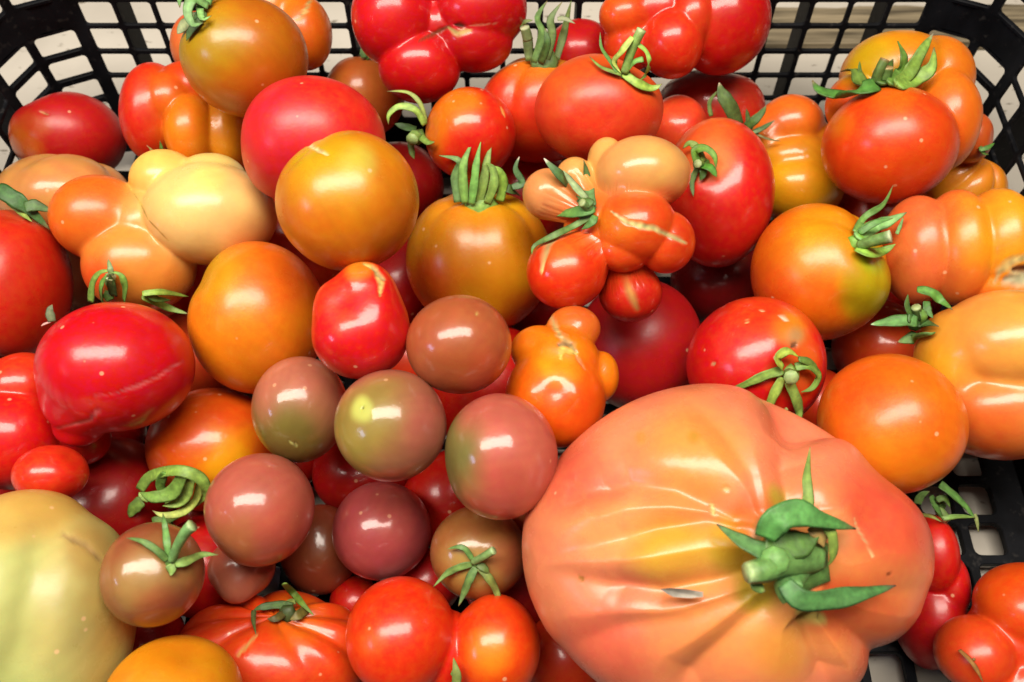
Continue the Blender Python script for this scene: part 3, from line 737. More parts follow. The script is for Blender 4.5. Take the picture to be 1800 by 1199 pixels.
tomato("lobed_tomato", "orange red fused tomato with one huge front lobe below a spreading leafy green calyx", 1580, 210, 130, 150, axis=(-.12, .75, .55), col=(220, 96, 16), skin='mid',
       lobes=[(1562, 258, 122, 105, 40, (218, 66, 12)), (1575, 135, 104, 78, -50, (214, 128, 16)), (1655, 212, 66, 92, 0, (222, 100, 22)), (1500, 185, 52, 56, -30, (214, 72, 16)), (1640, 140, 72, 76, -40, (222, 112, 20))], blend=5,
       patches=[(1530, 105, 60, (196, 150, 14), .8), (1470, 215, 34, (206, 120, 10), .6), (1570, 170, 40, (214, 100, 10), .6)], group=G1,
       calyx=dict(c=(1555, 145), hub=22, col=(92, 138, 52), sepals=[
        ([(1540, 150, 10), (1515, 158, 30), (1475, 168, 40), (1440, 160, 36), (1428, 142, 34)], 32, (94, 144, 58)), ([(1530, 152, 8), (1512, 146, 20), (1502, 124, 26), (1478, 126, 24)], 27, (86, 126, 50)),
        ([(1525, 148, 14), (1512, 128, 20), (1511, 108, 24)], 10, (80, 124, 50)), ([(1565, 148, 8), (1582, 130, 24), (1588, 100, 32), (1578, 73, 30)], 24, (92, 132, 54)),
        ([(1576, 150, 6), (1596, 130, 22), (1618, 94, 32), (1640, 60, 36)], 26, (102, 146, 62), (150, 140, 120)), ([(1580, 152, 6), (1606, 142, 18), (1636, 120, 26), (1642, 84, 28)], 27, (122, 160, 66)),
        ([(1550, 148, 12), (1556, 128, 26), (1570, 104, 26)], 24, (70, 108, 42))],
        stalks=[([(1540, 142, 8), (1546, 124, 22), (1556, 104, 30)], 9, 8, (96, 124, 58), (150, 110, 70)), ([(1555, 140, 10), (1560, 118, 22)], 10, 10, (90, 120, 56), (165, 140, 90))]))
tomato("ribbed_tomato", "big orange ribbed tomato with a ragged beige hole in its end", 1730, 446, 168, 114, rz=130, col=(226, 98, 20), axis=(-.75, -.62, .1), skin='mid', blend=4, noise=.01, group=G1,
       lobes=[(1612, 440, 68, 96, 0, (228, 104, 52)), (1680, 436, 66, 102, 24, (228, 112, 42)), (1752, 428, 72, 96, 36, (230, 136, 30)), (1830, 440, 70, 98, 20, (226, 116, 30)), (1760, 500, 110, 60, 10, (226, 106, 22))],
       patches=[(1740, 420, 75, (232, 140, 16), .8)], scars=[([(1748, 498), (1758, 478), (1785, 458), (1830, 448)], 9, (206, 165, 110)), ([(1770, 492), (1830, 488)], 22, (196, 176, 150), .06), ([(1785, 476), (1830, 468)], 10, (120, 60, 30), .12)])
tomato("ribbed_tomato", "big amber ribbed tomato with a limp dark green calyx", 1760, 658, 150, 150, col=(228, 130, 34), axis=(-.93, .62, .12), skin='gloss', blend=14, noise=.01,
       lobes=[(1770, 606, 138, 96, 22, (230, 148, 64)), (1758, 716, 144, 92, 6, (224, 128, 62)), (1666, 640, 58, 94, 0, (228, 140, 44)), (1850, 650, 90, 120, 10, (226, 130, 50))],
       patches=[(1720, 780, 90, (222, 84, 26), .8), (1650, 640, 40, (228, 150, 30), .7)], group=G1,
       calyx=dict(c=(1612, 560), hub=22, col=(52, 86, 34), sepals=[
        ([(1612, 510, 26), (1636, 515, 30), (1655, 530, 26), (1674, 545, 16)], 19, (92, 146, 62)), ([(1604, 556, 18), (1594, 540, 24), (1596, 518, 24)], 14, (70, 108, 46)),
        ([(1612, 566, 20), (1590, 564, 24), (1555, 568, 24), (1531, 571, 20)], 23, (84, 140, 74), (160, 190, 140)), ([(1596, 560, 26), (1620, 568, 28), (1650, 574, 14)], 21, (66, 104, 50)),
        ([(1636, 586, 14), (1606, 594, 22), (1578, 602, 18)], 25, (90, 138, 66)), ([(1628, 530, 22), (1630, 545, 24), (1640, 560, 18)], 15, (76, 116, 50)), ([(1620, 545, 24), (1624, 560, 28), (1616, 575, 26)], 15, (98, 134, 52))],
        stalks=[([(1616, 560, 10), (1610, 540, 26)], 9, 8, (70, 96, 44))]))
tomato("round_tomato", "red orange tomato cut by the frame with a broad dark leaf on top", 22, 497, 98, 134, col=(208, 42, 16), axis=(.2, .9, .2), group=G1, skin='satin',
       calyx=dict(c=(52, 378), hub=8, col=GD, sepals=[
        ([(-6, 332, 20), (22, 348, 24), (48, 366, 20), (88, 404, 8)], 30, (70, 112, 48)), ([(44, 366, 26), (62, 362, 24), (90, 372, 14)], 22, (66, 106, 48)), ([(10, 350, 14), (35, 372, 14), (56, 390, 10)], 12, (120, 150, 70))]))
tomato("lobed_tomato", "red lobed tomato at the frame edge under the crimson cracked one", 30, 740, 90, 130, axis=(-.3, .2, .9), col=(214, 26, 16),
       lobes=[(42, 680, 72, 60, 0, (218, 50, 22)), (30, 770, 94, 92, 22, (208, 18, 14)), (-10, 720, 70, 90, 10, (214, 30, 18)), (140, 770, 58, 48, -20, (190, 12, 12))], blend=5, group=G1, skin='gloss')
tomato("lobed_tomato", "pale peach and orange fused tomato, four lobes meeting at a beige seam", 290, 400, 190, 130, axis=(-.15, .15, .97), col=(236, 178, 110), skin='mid',
       lobes=[(176, 384, 88, 76, 14, (226, 98, 24)), (290, 318, 64, 54, 2, (234, 182, 92)), (372, 322, 70, 52, -4, (230, 194, 112)), (370, 378, 122, 90, 22, (240, 186, 120)), (246, 466, 102, 84, 12, (228, 130, 52)), (262, 400, 84, 70, 2, (226, 150, 80))], blend=7, mott=.08, res=(230, 160),
       scars=[([(228, 330), (246, 356), (260, 386)], 2.2, (190, 150, 76), .004), ([(262, 388), (296, 424)], 1.8, (200, 140, 70), .004)],
       patches=[(165, 490, 50, (222, 66, 22), .85), (450, 420, 50, (232, 150, 80), .5), (370, 310, 30, (206, 206, 110), .5)], group=G1,
       calyx=dict(c=(190, 520), hub=10, col=GM, sepals=[
        ([(160, 532, 4), (163, 500, 22), (176, 480, 28), (196, 476, 30)], 12, (112, 158, 72)), ([(180, 532, 5), (178, 505, 26), (188, 482, 32)], 12, (118, 164, 74)), ([(218, 530, 5), (220, 505, 22), (212, 484, 28), (192, 478, 30)], 11, (120, 168, 72)),
        ([(200, 520, 5), (196, 500, 16), (194, 484, 24)], 15, (80, 112, 60)), ([(196, 484, 28), (194, 472, 30), (190, 456, 22)], 10, (134, 150, 100)), ([(250, 517, 10), (285, 514, 10), (332, 522, 6)], 11, (118, 166, 72)), ([(250, 522, 10), (296, 542, 12), (330, 552, 6)], 13, (108, 156, 66)), ([(255, 516, 8), (275, 526, 8), (300, 528, 4)], 12, (84, 124, 56))],
        stalks=[([(194, 500, 20), (194, 486, 34)], 8, 9, (120, 148, 84), (176, 190, 140))]))
tomato("round_tomato", "orange tomato with a coiled lime green calyx, behind the dark cherry tomatoes", 372, 790, 118, 108, col=(220, 78, 14), axis=(-.6, -.4, .6), patches=[(400, 810, 62, (226, 146, 10), .85)], group=G1, skin='gloss',
       calyx=dict(c=(300, 885), hub=10, col=(124, 156, 66), sepals=[
        ([(246, 862, 40), (266, 838, 50), (312, 828, 56), (352, 842, 50), (361, 868, 44), (335, 892, 36), (300, 912, 30)], 20, (142, 172, 76)), ([(322, 834, 56), (304, 866, 60), (268, 874, 54), (246, 866, 44)], 24, (132, 162, 72)),
        ([(336, 842, 52), (322, 880, 50), (286, 890, 46)], 20, (150, 180, 86)), ([(250, 880, 34), (236, 894, 32), (227, 910, 26)], 22, (120, 158, 70)), ([(352, 850, 46), (344, 880, 40), (318, 902, 34), (286, 906, 30), (268, 898, 30)], 15, (146, 176, 84)), ([(290, 832, 50), (282, 852, 56), (292, 872, 52), (312, 880, 46)], 16, (112, 146, 62)), ([(268, 918, 30), (300, 912, 34), (332, 898, 34)], 18, (128, 160, 70)), ([(262, 880, 40), (250, 872, 44), (244, 866, 44)], 12, (150, 176, 90))]))
tomato("round_tomato", "large round orange tomato with an olive shoulder, next to the pear shaped red one", 450, 560, 122, 133, col=(228, 118, 16), axis=(-.7, .5, .5), dimple=.06,
       patches=[(365, 480, 58, (196, 140, 16), .9), (500, 460, 90, (228, 92, 18), .7), (520, 640, 90, (220, 100, 18), .5)], bump=[(335, 490, 26, -7)], group=G1, skin='mid')
tomato("round_tomato", "round yellow gold tomato with a cream crease on its olive shoulder", 610, 353, 127, 125, col=(208, 112, 12), axis=(-.45, .75, .48), dimple=.10, ribs=(3, .03, .2),
       patches=[(580, 290, 85, (206, 152, 16), .9), (600, 420, 90, (216, 112, 12), .5), (632, 285, 34, (186, 168, 70), .6), (545, 262, 40, (196, 160, 20), .7)], scars=[([(530, 244), (548, 258), (575, 272)], 5, (236, 200, 140), .03)], group=G1, skin='mid')
tomato("round_tomato", "orange tomato with a green lobe under its pointed side calyx", 1442, 477, 121, 122, col=(222, 100, 12), axis=(.6, .42, .68), dimple=.12, ribs=(4, .045, .8), group=G1, skin='mid',
       patches=[(1450, 420, 75, (216, 142, 14), .9), (1530, 510, 62, (176, 150, 14), .95), (1530, 450, 30, (140, 160, 30), .7), (1340, 520, 60, (216, 60, 14), .6)], bump=[(1528, 500, 40, 9), (1492, 540, 24, -5)],
       calyx=dict(c=(1508, 427), hub=16, col=(120, 170, 60), sepals=[
        ([(1503, 408, 10), (1520, 382, 30), (1552, 360, 44), (1570, 326, 48)], 12, (110, 150, 72)), ([(1506, 418, 14), (1535, 400, 34), (1562, 390, 42), (1594, 374, 44)], 24, (112, 168, 92)),
        ([(1506, 436, 10), (1528, 446, 24), (1552, 442, 34), (1574, 430, 38)], 22, (118, 176, 70)), ([(1576, 412, 44), (1582, 398, 44), (1588, 382, 44)], 7, (140, 180, 110)), ([(1510, 410, 20), (1540, 392, 26), (1570, 384, 26)], 12, (84, 130, 60))],
        stalks=[([(1510, 432, 12), (1535, 424, 30), (1566, 416, 46)], 8, 11, (110, 150, 76), (176, 190, 150))]))
tomato("round_tomato", "red speckled tomato wearing a star of lime green sepals", 1332, 640, 123, 118, col=(208, 22, 18), axis=(.42, -.12, .9), dimple=.09, group=G1, skin='gloss',
       col2=(220, 96, 34), sh=(.15, .75), patches=[(1385, 575, 36, (214, 130, 30), .8), (1330, 550, 62, (218, 62, 20), .7), (1400, 590, 22, (176, 128, 90), .8), (1300, 600, 45, (226, 70, 52), .35)],
       scars=[([(1372, 556), (1384, 564)], 6, (222, 200, 180)), ([(1265, 538), (1274, 534)], 4, (222, 190, 170)), ([(1338, 546), (1342, 548)], 4, (236, 190, 150)), ([(1312, 566), (1315, 566)], 3.5, (240, 180, 120)), ([(1253, 640), (1256, 641)], 4, (236, 190, 140)), ([(1392, 610), (1400, 604)], 5, (96, 60, 40))],
       calyx=dict(c=(1390, 658), hub=17, col=(118, 146, 62), sepals=[
        ([(1376, 652, 10), (1345, 660, 10), (1310, 676, 8), (1268, 694, 6)], 17, (140, 166, 76)), ([(1375, 664, 10), (1362, 690, 9), (1352, 712, 8), (1342, 730, 8)], 17, (136, 168, 72)),
        ([(1384, 668, 10), (1398, 700, 10), (1404, 728, 8), (1396, 760, 8)], 20, (146, 178, 84)), ([(1376, 648, 14), (1366, 630, 22), (1384, 618, 26), (1404, 628, 24)], 17, (140, 176, 70)),
        ([(1398, 646, 12), (1420, 644, 22), (1438, 660, 18), (1428, 682, 12), (1408, 690, 8)], 16, (126, 156, 66)), ([(1404, 632, 20), (1426, 640, 20), (1441, 664, 14)], 13, (120, 150, 64)), ([(1384, 718, 4), (1372, 728, 5), (1358, 734, 4)], 6, (146, 150, 80))],
        stalks=[([(1388, 660, 8), (1391, 664, 28)], 12, 12, (112, 142, 72), (140, 165, 105))]))
tomato("lobed_tomato", "small fused tomato of peach and red lobes around a ragged green calyx", 1070, 400, 130, 150, axis=(-.25, .2, .94), col=(220, 60, 24), skin='gloss',
       lobes=[(1066, 285, 34, 44, -6, (226, 160, 88)), (1130, 306, 84, 66, 22, (224, 152, 88)), (964, 342, 46, 46, 6, (218, 142, 84)), (1010, 312, 34, 36, 0, (220, 150, 84)), (996, 478, 71, 67, 40, (220, 52, 12)), (1118, 400, 72, 66, 46, (218, 74, 18)), (1170, 426, 52, 56, 40, (216, 60, 16)), (1096, 440, 50, 40, 44, (216, 66, 18)), (1108, 515, 56, 52, -6, (196, 34, 16)), (1060, 400, 70, 70, 0, (222, 96, 30))], blend=3,
       patches=[(1080, 400, 40, (226, 116, 24), .7), (985, 440, 36, (226, 110, 30), .6), (1165, 360, 34, (224, 60, 20), .5)], noise=.01,
       scars=[([(1075, 372), (1105, 392), (1150, 402), (1206, 428)], 6, (214, 184, 130)), ([(985, 412), (962, 432), (951, 478)], 7, (230, 190, 120)), ([(1094, 490), (1106, 512), (1120, 544)], 8, (196, 130, 70))], group=G3, res=(230, 160),
       calyx=dict(c=(1030, 375), hub=14, col=(92, 132, 72), sepals=[
        ([(1040, 370, 6), (1010, 335, 16), (980, 305, 22), (956, 279, 22)], 24, (92, 130, 76), (216, 210, 190)), ([(1040, 362, 8), (1034, 325, 20), (1026, 282, 24)], 18, (108, 150, 92)), ([(1045, 366, 10), (1012, 374, 16), (966, 378, 14)], 24, (96, 146, 70)),
        ([(1030, 350, 14), (1008, 325, 24), (990, 300, 26)], 14, (120, 156, 110)), ([(1042, 378, 8), (1012, 396, 12), (975, 414, 12), (940, 432, 8), (935, 448, 6)], 12, (86, 124, 54)), ([(1040, 362, 20), (1024, 350, 26), (1012, 346, 24)], 20, (84, 124, 62)), ([(1046, 380, 8), (1040, 392, 14), (1022, 404, 12)], 14, (100, 146, 66))],
        stalks=[([(1040, 372, 6), (1022, 356, 26)], 8, 7)]))
tomato("lobed_tomato", "bright orange lumpy tomato with side knobs and a corky scar on top", 985, 672, 100, 110, axis=(.1, .6, .78), col=(228, 96, 10), skin='gloss',
       lobes=[(976, 698, 88, 90, 20, (228, 88, 10)), (948, 616, 52, 44, 0, (226, 100, 14)), (1056, 662, 32, 44, 0, (230, 118, 10)), (1008, 578, 48, 40, -16, (214, 96, 36)), (985, 640, 70, 66, 10, (232, 116, 10))], blend=8,
       patches=[(985, 640, 40, (238, 140, 20), .7)], bump=[(975, 690, 22, -6), (935, 690, 26, 5), (1015, 695, 26, 5)],
       scars=[([(962, 548), (985, 590), (1004, 606), (1012, 620)], 7, (206, 160, 104)), ([(982, 606), (1004, 604)], 8, (166, 124, 84)), ([(985, 630), (990, 612), (1012, 622)], 7, (238, 196, 100)), ([(1010, 622), (1028, 650)], 3, (236, 140, 80))], group=G3)
tomato("lobed_tomato", "pear shaped bright red tomato with a corky yellow scar down its neck", 635, 570, 85, 102, axis=(.2, .75, .6), col=(212, 16, 18), skin='gloss',
       lobes=[(634, 590, 86, 76, 0, (212, 16, 22)), (640, 508, 52, 48, 6, (218, 40, 18)), (590, 545, 40, 50, 10, (220, 48, 22)), (660, 560, 52, 70, 10, (208, 14, 14))], blend=22,
       patches=[(632, 472, 26, (228, 130, 30), .8), (605, 565, 26, (226, 70, 40), .5)], scars=[([(640, 464), (660, 474), (670, 498), (668, 520)], 6, (222, 190, 110)), ([(655, 468), (676, 492)], 5, (196, 160, 110))], group=G3)
tomato("lobed_tomato", "shiny crimson tomato with a long pale crack and a drawn out tip", 205, 650, 144, 120, axis=(.3, .7, .3), col=(206, 10, 28), skin='gloss',
       lobes=[(206, 645, 143, 114, 0, (206, 10, 28)), (138, 752, 46, 34, -14, (196, 14, 24)), (150, 700, 78, 66, 4, (208, 14, 34))], blend=16,
       scars=[([(322, 634), (280, 662), (240, 680), (195, 694)], 4, (230, 96, 100), .02), ([(176, 700), (172, 722), (158, 740), (100, 754)], 4, (226, 100, 104), .03), ([(195, 694), (168, 696), (158, 712)], 3, (216, 60, 66), .02)], group=G1, noise=.008,
       calyx=dict(c=(92, 562), hub=4, sepals=[([(92, 566, 2), (88, 548, 4), (92, 536, 4)], 15, (96, 116, 84)), ([(90, 566, 2), (78, 570, 4), (72, 574, 4)], 4, (190, 150, 150))]))
tomato("plum_tomato", "tiny red orange oval tomato beneath the crimson cracked one", 88, 834, 70, 52, col=(222, 50, 22), axis=(.7, .6, .2), skin='gloss', patches=[(120, 850, 50, (214, 30, 16), .7)], group=G3)
tomato("ribbed_tomato", "huge cream green unripe ribbed tomato cut off by the frame corner", 70, 1062, 172, 198, col=(196, 190, 122), axis=(.6, .6, -.5), skin='satin', blend=26, noise=.012, mott=.04,
       lobes=[(20, 1060, 140, 190, 30, (196, 190, 120)), (140, 1080, 98, 176, 6, (190, 168, 104)), (52, 935, 112, 76, 0, (204, 152, 76)), (90, 1150, 130, 130, 20, (196, 192, 122))],
       patches=[(30, 890, 70, (206, 148, 70), .7), (200, 1080, 60, (186, 142, 78), .7), (165, 965, 50, (176, 130, 64), .6)], scars=[([(110, 940), (150, 958), (178, 985)], 7, (176, 140, 90), .03)], group=G1)
tomato("round_tomato", "smooth orange tomato resting on the giant pink one", 1567, 747, 133, 122, col=(228, 100, 16), axis=(.5, -.3, -.6), skin='mid', patches=[(1580, 830, 90, (226, 122, 20), .7), (1500, 690, 70, (226, 86, 14), .6)], group=G1)
tomato("ribbed_tomato", "glossy orange red ribbed tomato with a shrivelled dark calyx near the frame edge", 478, 1160, 190, 118, rz=130, col=(222, 62, 18), axis=(.08, .93, .42), ribs=(8, .085, .2), dimple=.16, skin='gloss', group=G1,
       patches=[(520, 1090, 60, (226, 104, 20), .7)], scars=[([(452, 1115), (430, 1140), (415, 1155)], 4, (222, 150, 90))],
       calyx=dict(c=(505, 1080), hub=16, col=(60, 76, 34), sepals=[
        ([(515, 1066, 10), (490, 1064, 16), (460, 1068, 18), (445, 1074, 16)], 15, (88, 112, 54)), ([(446, 1074, 18), (446, 1090, 16), (450, 1116, 8)], 9, (80, 96, 50)), ([(500, 1026, 30), (515, 1042, 28), (532, 1062, 24), (551, 1082, 12)], 13, (112, 140, 54)),
        ([(520, 1058, 20), (505, 1060, 20), (494, 1070, 14)], 11, (110, 136, 66)), ([(540, 1070, 10), (525, 1082, 14), (510, 1090, 10)], 18, (110, 110, 48)), ([(500, 1078, 6), (485, 1088, 10), (470, 1088, 8)], 14, (92, 84, 40))]))
# the dark cherry tomatoes
def cherry(label, px, py, rx, ry, **k):
    k.setdefault('skin', 'cherry'); k.setdefault('noise', .020); k.setdefault('dimple', .04); k.setdefault('tol', .985)
    return tomato("cherry_tomato", label, px, py, rx, ry, group=G2, cat="cherry tomato", **k)
cherry("small dark cherry tomato in shadow between the two pink brown ones", 562, 966, 70, 80, col=(140, 66, 40), axis=(.2, .3, .9), patches=[(565, 960, 40, (150, 84, 46), .6)])
cherry("smallest brown cherry tomato with a round knob, under a pink brown one", 425, 1002, 62, 58, col=(158, 84, 62), lobes=[(425, 998, 60, 54, 0, (150, 74, 52)), (418, 1024, 38, 38, 24, (184, 108, 84))], blend=8)
cherry("olive bottomed cherry tomato with a tiny pale navel, beside the orange tomato", 527, 720, 84, 94, col=(172, 100, 76), axis=(-.05, -.75, .62), col2=(112, 96, 42), sh=(.6, 1.6), scars=[([(508, 776), (520, 784), (519, 779)], 3, (196, 190, 110))])
cherry("reddish brown cherry tomato, topmost of the dark ones", 807, 606, 94, 88, col=(160, 82, 46), axis=(.3, .5, -.6), patches=[(850, 660, 60, (170, 60, 34), .5), (800, 650, 40, (158, 78, 36), .6)], scars=[([(836, 551), (840, 553)], 4, (190, 150, 80))])
cherry("greenish brown cherry tomato with a lime spot, middle of the dark ones", 686, 748, 99, 97, col=(158, 92, 70), axis=(-.5, .15, .85), col2=(140, 118, 52), sh=(.3, 1.45), patches=[(637, 722, 22, (186, 190, 92), .9), (752, 760, 50, (168, 84, 72), .6)], scars=[([(637, 716), (639, 718)], 3, (120, 120, 40))])
cherry("olive brown cherry tomato under a spidery green calyx", 842, 972, 86, 84, col=(140, 86, 42), axis=(-.05, -.1, .98), col2=(156, 124, 62), sh=(.2, .9), patches=[(890, 980, 40, (150, 76, 50), .6)],
       calyx=dict(c=(838, 992), hub=10, col=(104, 134, 66), sepals=[
        ([(832, 986, 6), (818, 966, 12), (804, 962, 14), (786, 966, 12)], 10, (104, 132, 66)), ([(830, 992, 6), (806, 998, 10), (784, 1010, 12), (762, 1032, 10)], 13, (108, 142, 72)), ([(836, 998, 6), (826, 1018, 8), (816, 1042, 10), (806, 1066, 10)], 15, (106, 136, 72)),
        ([(842, 998, 6), (860, 1018, 9), (874, 1044, 14), (884, 1086, 18)], 14, (112, 144, 74)), ([(840, 992, 8), (852, 1000, 9), (860, 1008, 8)], 14, (92, 118, 54))],
        stalks=[([(832, 988, 8), (848, 980, 22), (868, 968, 34)], 6, 7, (116, 150, 84), (150, 176, 120))]))
cherry("plump pink brown cherry tomato with an olive flank, nearest the giant tomato", 880, 803, 101, 110, col=(178, 88, 72), axis=(-.9, -.1, .3), col2=(112, 104, 52), sh=(.55, 1.25), patches=[(880, 860, 70, (184, 80, 62), .6)])
cherry("pink brown cherry tomato resting on the smallest one", 455, 898, 98, 100, col=(168, 86, 68), axis=(-.6, -.5, .5), patches=[(410, 960, 60, (152, 94, 52), .7), (500, 930, 60, (180, 76, 58), .5)])
cherry("mauve red cherry tomato without stem above the fused red pair", 670, 934, 88, 87, col=(152, 62, 62), axis=(.2, .3, -.8), patches=[(690, 900, 50, (164, 76, 64), .5)])
cherry("bronze cherry tomato with an upright green star and stub, beside the cream tomato", 268, 1012, 92, 93, col=(138, 78, 46), axis=(.3, .3, .9), col2=(152, 116, 62), sh=(.2, 1.1), patches=[(290, 1090, 60, (160, 60, 38), .5)],
       calyx=dict(c=(298, 988), hub=9, col=GM, sepals=[
        ([(296, 984, 6), (294, 955, 22), (290, 925, 34), (286, 902, 38)], 13, (98, 142, 74)), ([(294, 986, 6), (276, 968, 14), (250, 952, 18), (222, 946, 14)], 13, (92, 130, 62)), ([(302, 992, 6), (325, 988, 14), (355, 976, 20), (384, 976, 20)], 16, (112, 158, 84)),
        ([(298, 992, 6), (302, 1002, 6), (300, 1013, 4)], 16, (110, 156, 76))],
        stalks=[([(302, 986, 6), (312, 960, 22), (326, 936, 34), (338, 924, 38)], 7, 11, (112, 156, 88), (150, 176, 120))]))
# along the front
tomato("lobed_tomato", "red lobed tomato between the giant pink one and the bare crate floor", 1650, 1005, 60, 90, axis=(.1, .8, .4), col=(196, 14, 10), skin='satin',
       lobes=[(1636, 975, 48, 72, 10, (206, 28, 14)), (1664, 1030, 40, 60, 6, (190, 8, 12)), (1632, 1085, 64, 92, -16, (176, 10, 10))], blend=5, group=G1,
       calyx=dict(c=(1655, 890), hub=9, col=GM, sepals=[
        ([(1652, 852, 30), (1672, 868, 34), (1694, 888, 30), (1714, 912, 22)], 20, (104, 156, 76)), ([(1612, 886, 16), (1618, 872, 22), (1634, 864, 26)], 16, (108, 156, 86)), ([(1636, 872, 20), (1644, 892, 24), (1660, 916, 20)], 15, (96, 136, 66)),
        ([(1655, 912, 16), (1685, 908, 18), (1715, 910, 16)], 9, (120, 156, 76)), ([(1713, 904, 18), (1717, 918, 18), (1720, 936, 14)], 8, (150, 160, 100)), ([(1646, 880, 24), (1660, 876, 26), (1670, 892, 24)], 12, (84, 124, 56)), ([(1612, 906, 8), (1635, 908, 14), (1655, 918, 16)], 8, (130, 150, 80))],
        stalks=[([(1650, 896, 6), (1665, 916, 22)], 8, 9, (120, 150, 80), (160, 170, 110))]))
tomato("lobed_tomato", "orange red lobed tomato with a dry twig scar, by the open floor grid", 1745, 1120, 110, 110, axis=(-.35, .25, .9), col=(220, 66, 16),
       lobes=[(1806, 1066, 98, 78, 8, (220, 74, 16)), (1712, 1148, 74, 68, 22, (214, 64, 22)), (1785, 1200, 94, 74, 16, (220, 62, 18)), (1770, 1130, 80, 80, -6, (206, 46, 14))], blend=9, skin='mid', group=G1,
       calyx=dict(c=(1712, 1160), hub=3, col=(130, 90, 40), sepals=[([(1686, 1143, 6), (1705, 1162, 8), (1718, 1180, 6), (1728, 1200, 5)], 10, (150, 110, 56))]))
tomato("beefsteak_tomato", "giant pink orange beefsteak tomato with a thick knobbly green stem", 1290, 985, 364, 302, rz=245, mott=.08, col=(236, 124, 92), axis=(.26, .02, .96), skin='mid', noise=.012, res=(360, 220), tol=.95, dimple=.10,
       col2=(232, 142, 80), sh=(.2, .8),
       patches=[(1560, 900, 110, (220, 72, 50), .85), (1060, 930, 110, (234, 150, 92), .8), (1180, 972, 85, (206, 148, 44), .9), (1290, 962, 60, (186, 146, 40), .85), (1200, 830, 110, (230, 134, 68), .7), (1230, 1130, 110, (226, 124, 72), .7), (1540, 1090, 100, (200, 80, 44), .8), (1220, 770, 90, (220, 132, 58), .7), (1300, 950, 60, (204, 138, 34), .8), (990, 830, 90, (218, 80, 62), .8), (985, 1050, 80, (230, 130, 90), .6), (1030, 1180, 100, (218, 84, 62), .7), (1370, 1150, 60, (206, 128, 44), .6),
                (1380, 868, 36, (176, 150, 44), .9), (1335, 905, 46, (206, 86, 30), .7), (1335, 1052, 38, (186, 146, 40), .9), (1220, 772, 12, (170, 120, 36), .8), (1125, 768, 12, (190, 126, 50), .6), (1480, 930, 40, (226, 150, 100), .6), (1440, 870, 40, (226, 124, 76), .5), (1480, 1060, 50, (200, 60, 24), .6)],
       bump=[(1405, 990, 70, -26), (1428, 700, 78, -92), (1575, 800, 90, -36), (1215, 800, 100, 12), (1230, 1130, 70, 12), (1120, 1000, 60, 6)],
       grooves=[([(1398, 740), (1398, 820), (1405, 915)], 33, 49), ([(1205, 705), (1280, 760), (1325, 830), (1350, 920)], 22, 21), ([(935, 930), (1005, 862), (1090, 838), (1180, 852), (1250, 880), (1345, 930)], 31, 39),
                ([(940, 985), (1060, 948), (1140, 924), (1240, 908), (1345, 930)], 25, 39), ([(945, 1000), (1050, 1034), (1150, 1046), (1250, 1028), (1360, 1000)], 27, 46), ([(960, 1150), (1080, 1110), (1200, 1095), (1370, 1025)], 34, 26),
                ([(1170, 1240), (1235, 1165), (1375, 1050)], 28, 32), ([(1480, 1250), (1455, 1160), (1422, 1080)], 23, 43), ([(1620, 1225), (1550, 1150), (1450, 1070)], 34, 40), ([(1650, 1030), (1540, 1062), (1450, 1060)], 29, 21), ([(1610, 880), (1530, 920), (1460, 965)], 31, 13)],
       scars=[([(1412, 1080), (1440, 1095), (1470, 1105)], 20, (198, 168, 92), .01), ([(1425, 905), (1388, 900), (1350, 915), (1335, 945)], 15, (128, 96, 60), .02), ([(1440, 1010), (1425, 1050), (1440, 1075)], 12, (150, 112, 70), .02), ([(1000, 1016), (1006, 1026)], 4, (170, 110, 40), .01), ([(1570, 1010), (1574, 1012)], 5, (150, 70, 30), .01), ([(1515, 910), (1530, 950), (1540, 980)], 3, (236, 180, 130), .005), ([(1270, 855), (1280, 852)], 3, (232, 190, 130)), ([(1248, 870), (1252, 902)], 3, (232, 180, 120))], group=G1,
       calyx=dict(c=(1405, 990), hub=54, col=(88, 126, 60), sepals=[
        ([(1345, 945, 60), (1365, 915, 78), (1400, 902, 86), (1445, 915, 70), (1503, 930, 40)], 42, (98, 150, 78), (96, 100, 60)), ([(1375, 985, 44), (1338, 970, 56), (1300, 950, 48), (1260, 922, 40)], 30, (76, 122, 68), (70, 60, 40)),
        ([(1378, 1025, 60), (1410, 1055, 70), (1470, 1052, 66), (1525, 1042, 52), (1574, 1030, 30)], 32, (84, 136, 74), (84, 80, 66)), ([(1408, 910, 60), (1420, 880, 60), (1418, 840, 52), (1424, 786, 44)], 19, (126, 158, 76), (170, 150, 90)),
        ([(1446, 920, 50), (1462, 940, 54), (1464, 975, 46), (1456, 995, 36)], 16, (132, 160, 72)), ([(1425, 925, 40), (1440, 940, 46), (1448, 962, 42)], 24, (176, 148, 90)), ([(1330, 1012, 60), (1330, 1030, 56), (1345, 1040, 50)], 22, (130, 160, 86)),
        ([(1345, 950, 46), (1380, 958, 52), (1410, 956, 54), (1440, 940, 44)], 50, (62, 104, 44))],
        stalks=[([(1425, 975, 10), (1390, 985, 44), (1366, 990, 64), (1342, 1002, 84), (1312, 1008, 92)], 30, 15, (104, 148, 76), (156, 180, 120)), ([(1360, 985, 40), (1362, 986, 92)], 26, 20, (112, 158, 82), (104, 150, 78)), ([(1400, 1000, 20), (1385, 1030, 52), (1395, 1050, 60)], 22, 20, (92, 140, 72), (92, 140, 72))]))
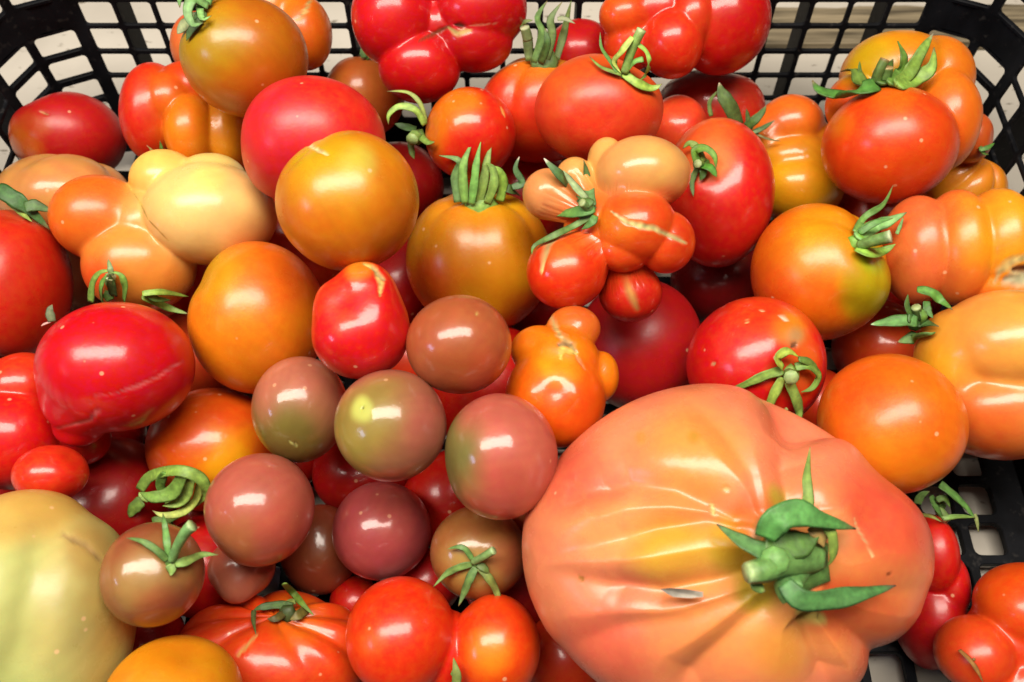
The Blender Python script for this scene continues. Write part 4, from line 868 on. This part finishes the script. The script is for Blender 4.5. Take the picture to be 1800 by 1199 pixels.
tomato("lobed_tomato", "two fused bright red orange lobes below the spidery green calyx", 775, 1125, 160, 115, axis=(.1, -.2, .95), col=(222, 48, 10), skin='gloss',
       lobes=[(706, 1118, 97, 106, 10, (222, 50, 12)), (872, 1140, 78, 98, 0, (222, 62, 10)), (785, 1150, 60, 80, -10, (206, 24, 8))], blend=5,
       patches=[(862, 1150, 42, (232, 130, 20), .8), (655, 1130, 30, (228, 92, 26), .6)], group=G1,
       calyx=dict(c=(798, 1185), hub=6, col=GM, sepals=[([(800, 1215, 20), (803, 1190, 24), (797, 1157, 20)], 17, (110, 138, 70))]))
tomato("round_tomato", "round amber gold tomato cut by the frame below the bronze cherry tomato", 300, 1242, 128, 124, col=(218, 128, 14), axis=(.3, .8, .2), skin='satin', group=G1)
for k, (fx_, fy_, fr_, fd_) in enumerate(FILL):
    tomato("round_tomato", "red tomato barely seen in a shaded gap low in the heap", fx_, fy_, fr_, fr_, d=fd_, col=((196, 26, 12), (212, 52, 16), (184, 16, 14))[k % 3], axis=(rng.normal(), rng.normal(), -.3), res=(72, 48), group="tomatoes low in the shaded gaps")
PXs, Xs, cs, ss_ = SURF["giant pink orange beefsteak tomato with a thick knobbly green stem"]
fl = []
for (qx, qy) in ((1160, 1036), (1178, 1034), (1206, 1036), (1236, 1041), (1236, 1050), (1212, 1052), (1184, 1050), (1172, 1044)):
    m_ = np.argmin(np.linalg.norm(PXs-(qx, qy), axis=1)+.0*Xs[:, 2]); zz = Xs[np.linalg.norm(PXs-(qx, qy), axis=1) < 9, 2].max()
    dd = (cs-CAM)@FW-ss_*zz
    fl.append([unproject(qx, qy, dd-.0022), unproject(qx, qy, dd-.0010)])
V = [p[0] for p in fl]+[p[1] for p in fl]; n8 = len(fl)
Fc = [tuple(range(n8))[::-1], tuple(range(n8, 2*n8))]+[(k, (k+1) % n8, n8+(k+1) % n8, n8+k) for k in range(n8)]
Cf = np.array([lin((150, 142, 128)) if k % n8 > 2 else lin((92, 86, 76)) for k in range(2*n8)])
ctr = np.mean(V, axis=0)
o = link("dry_flake", make_mesh("dry_flake", np.array(V)-ctr, Fc, False, GREEN, {'tint': ('POINT', Cf)})); o.location = ctr
tag(o, "small grey brown dry flake lying on the giant pink orange tomato", "flake")
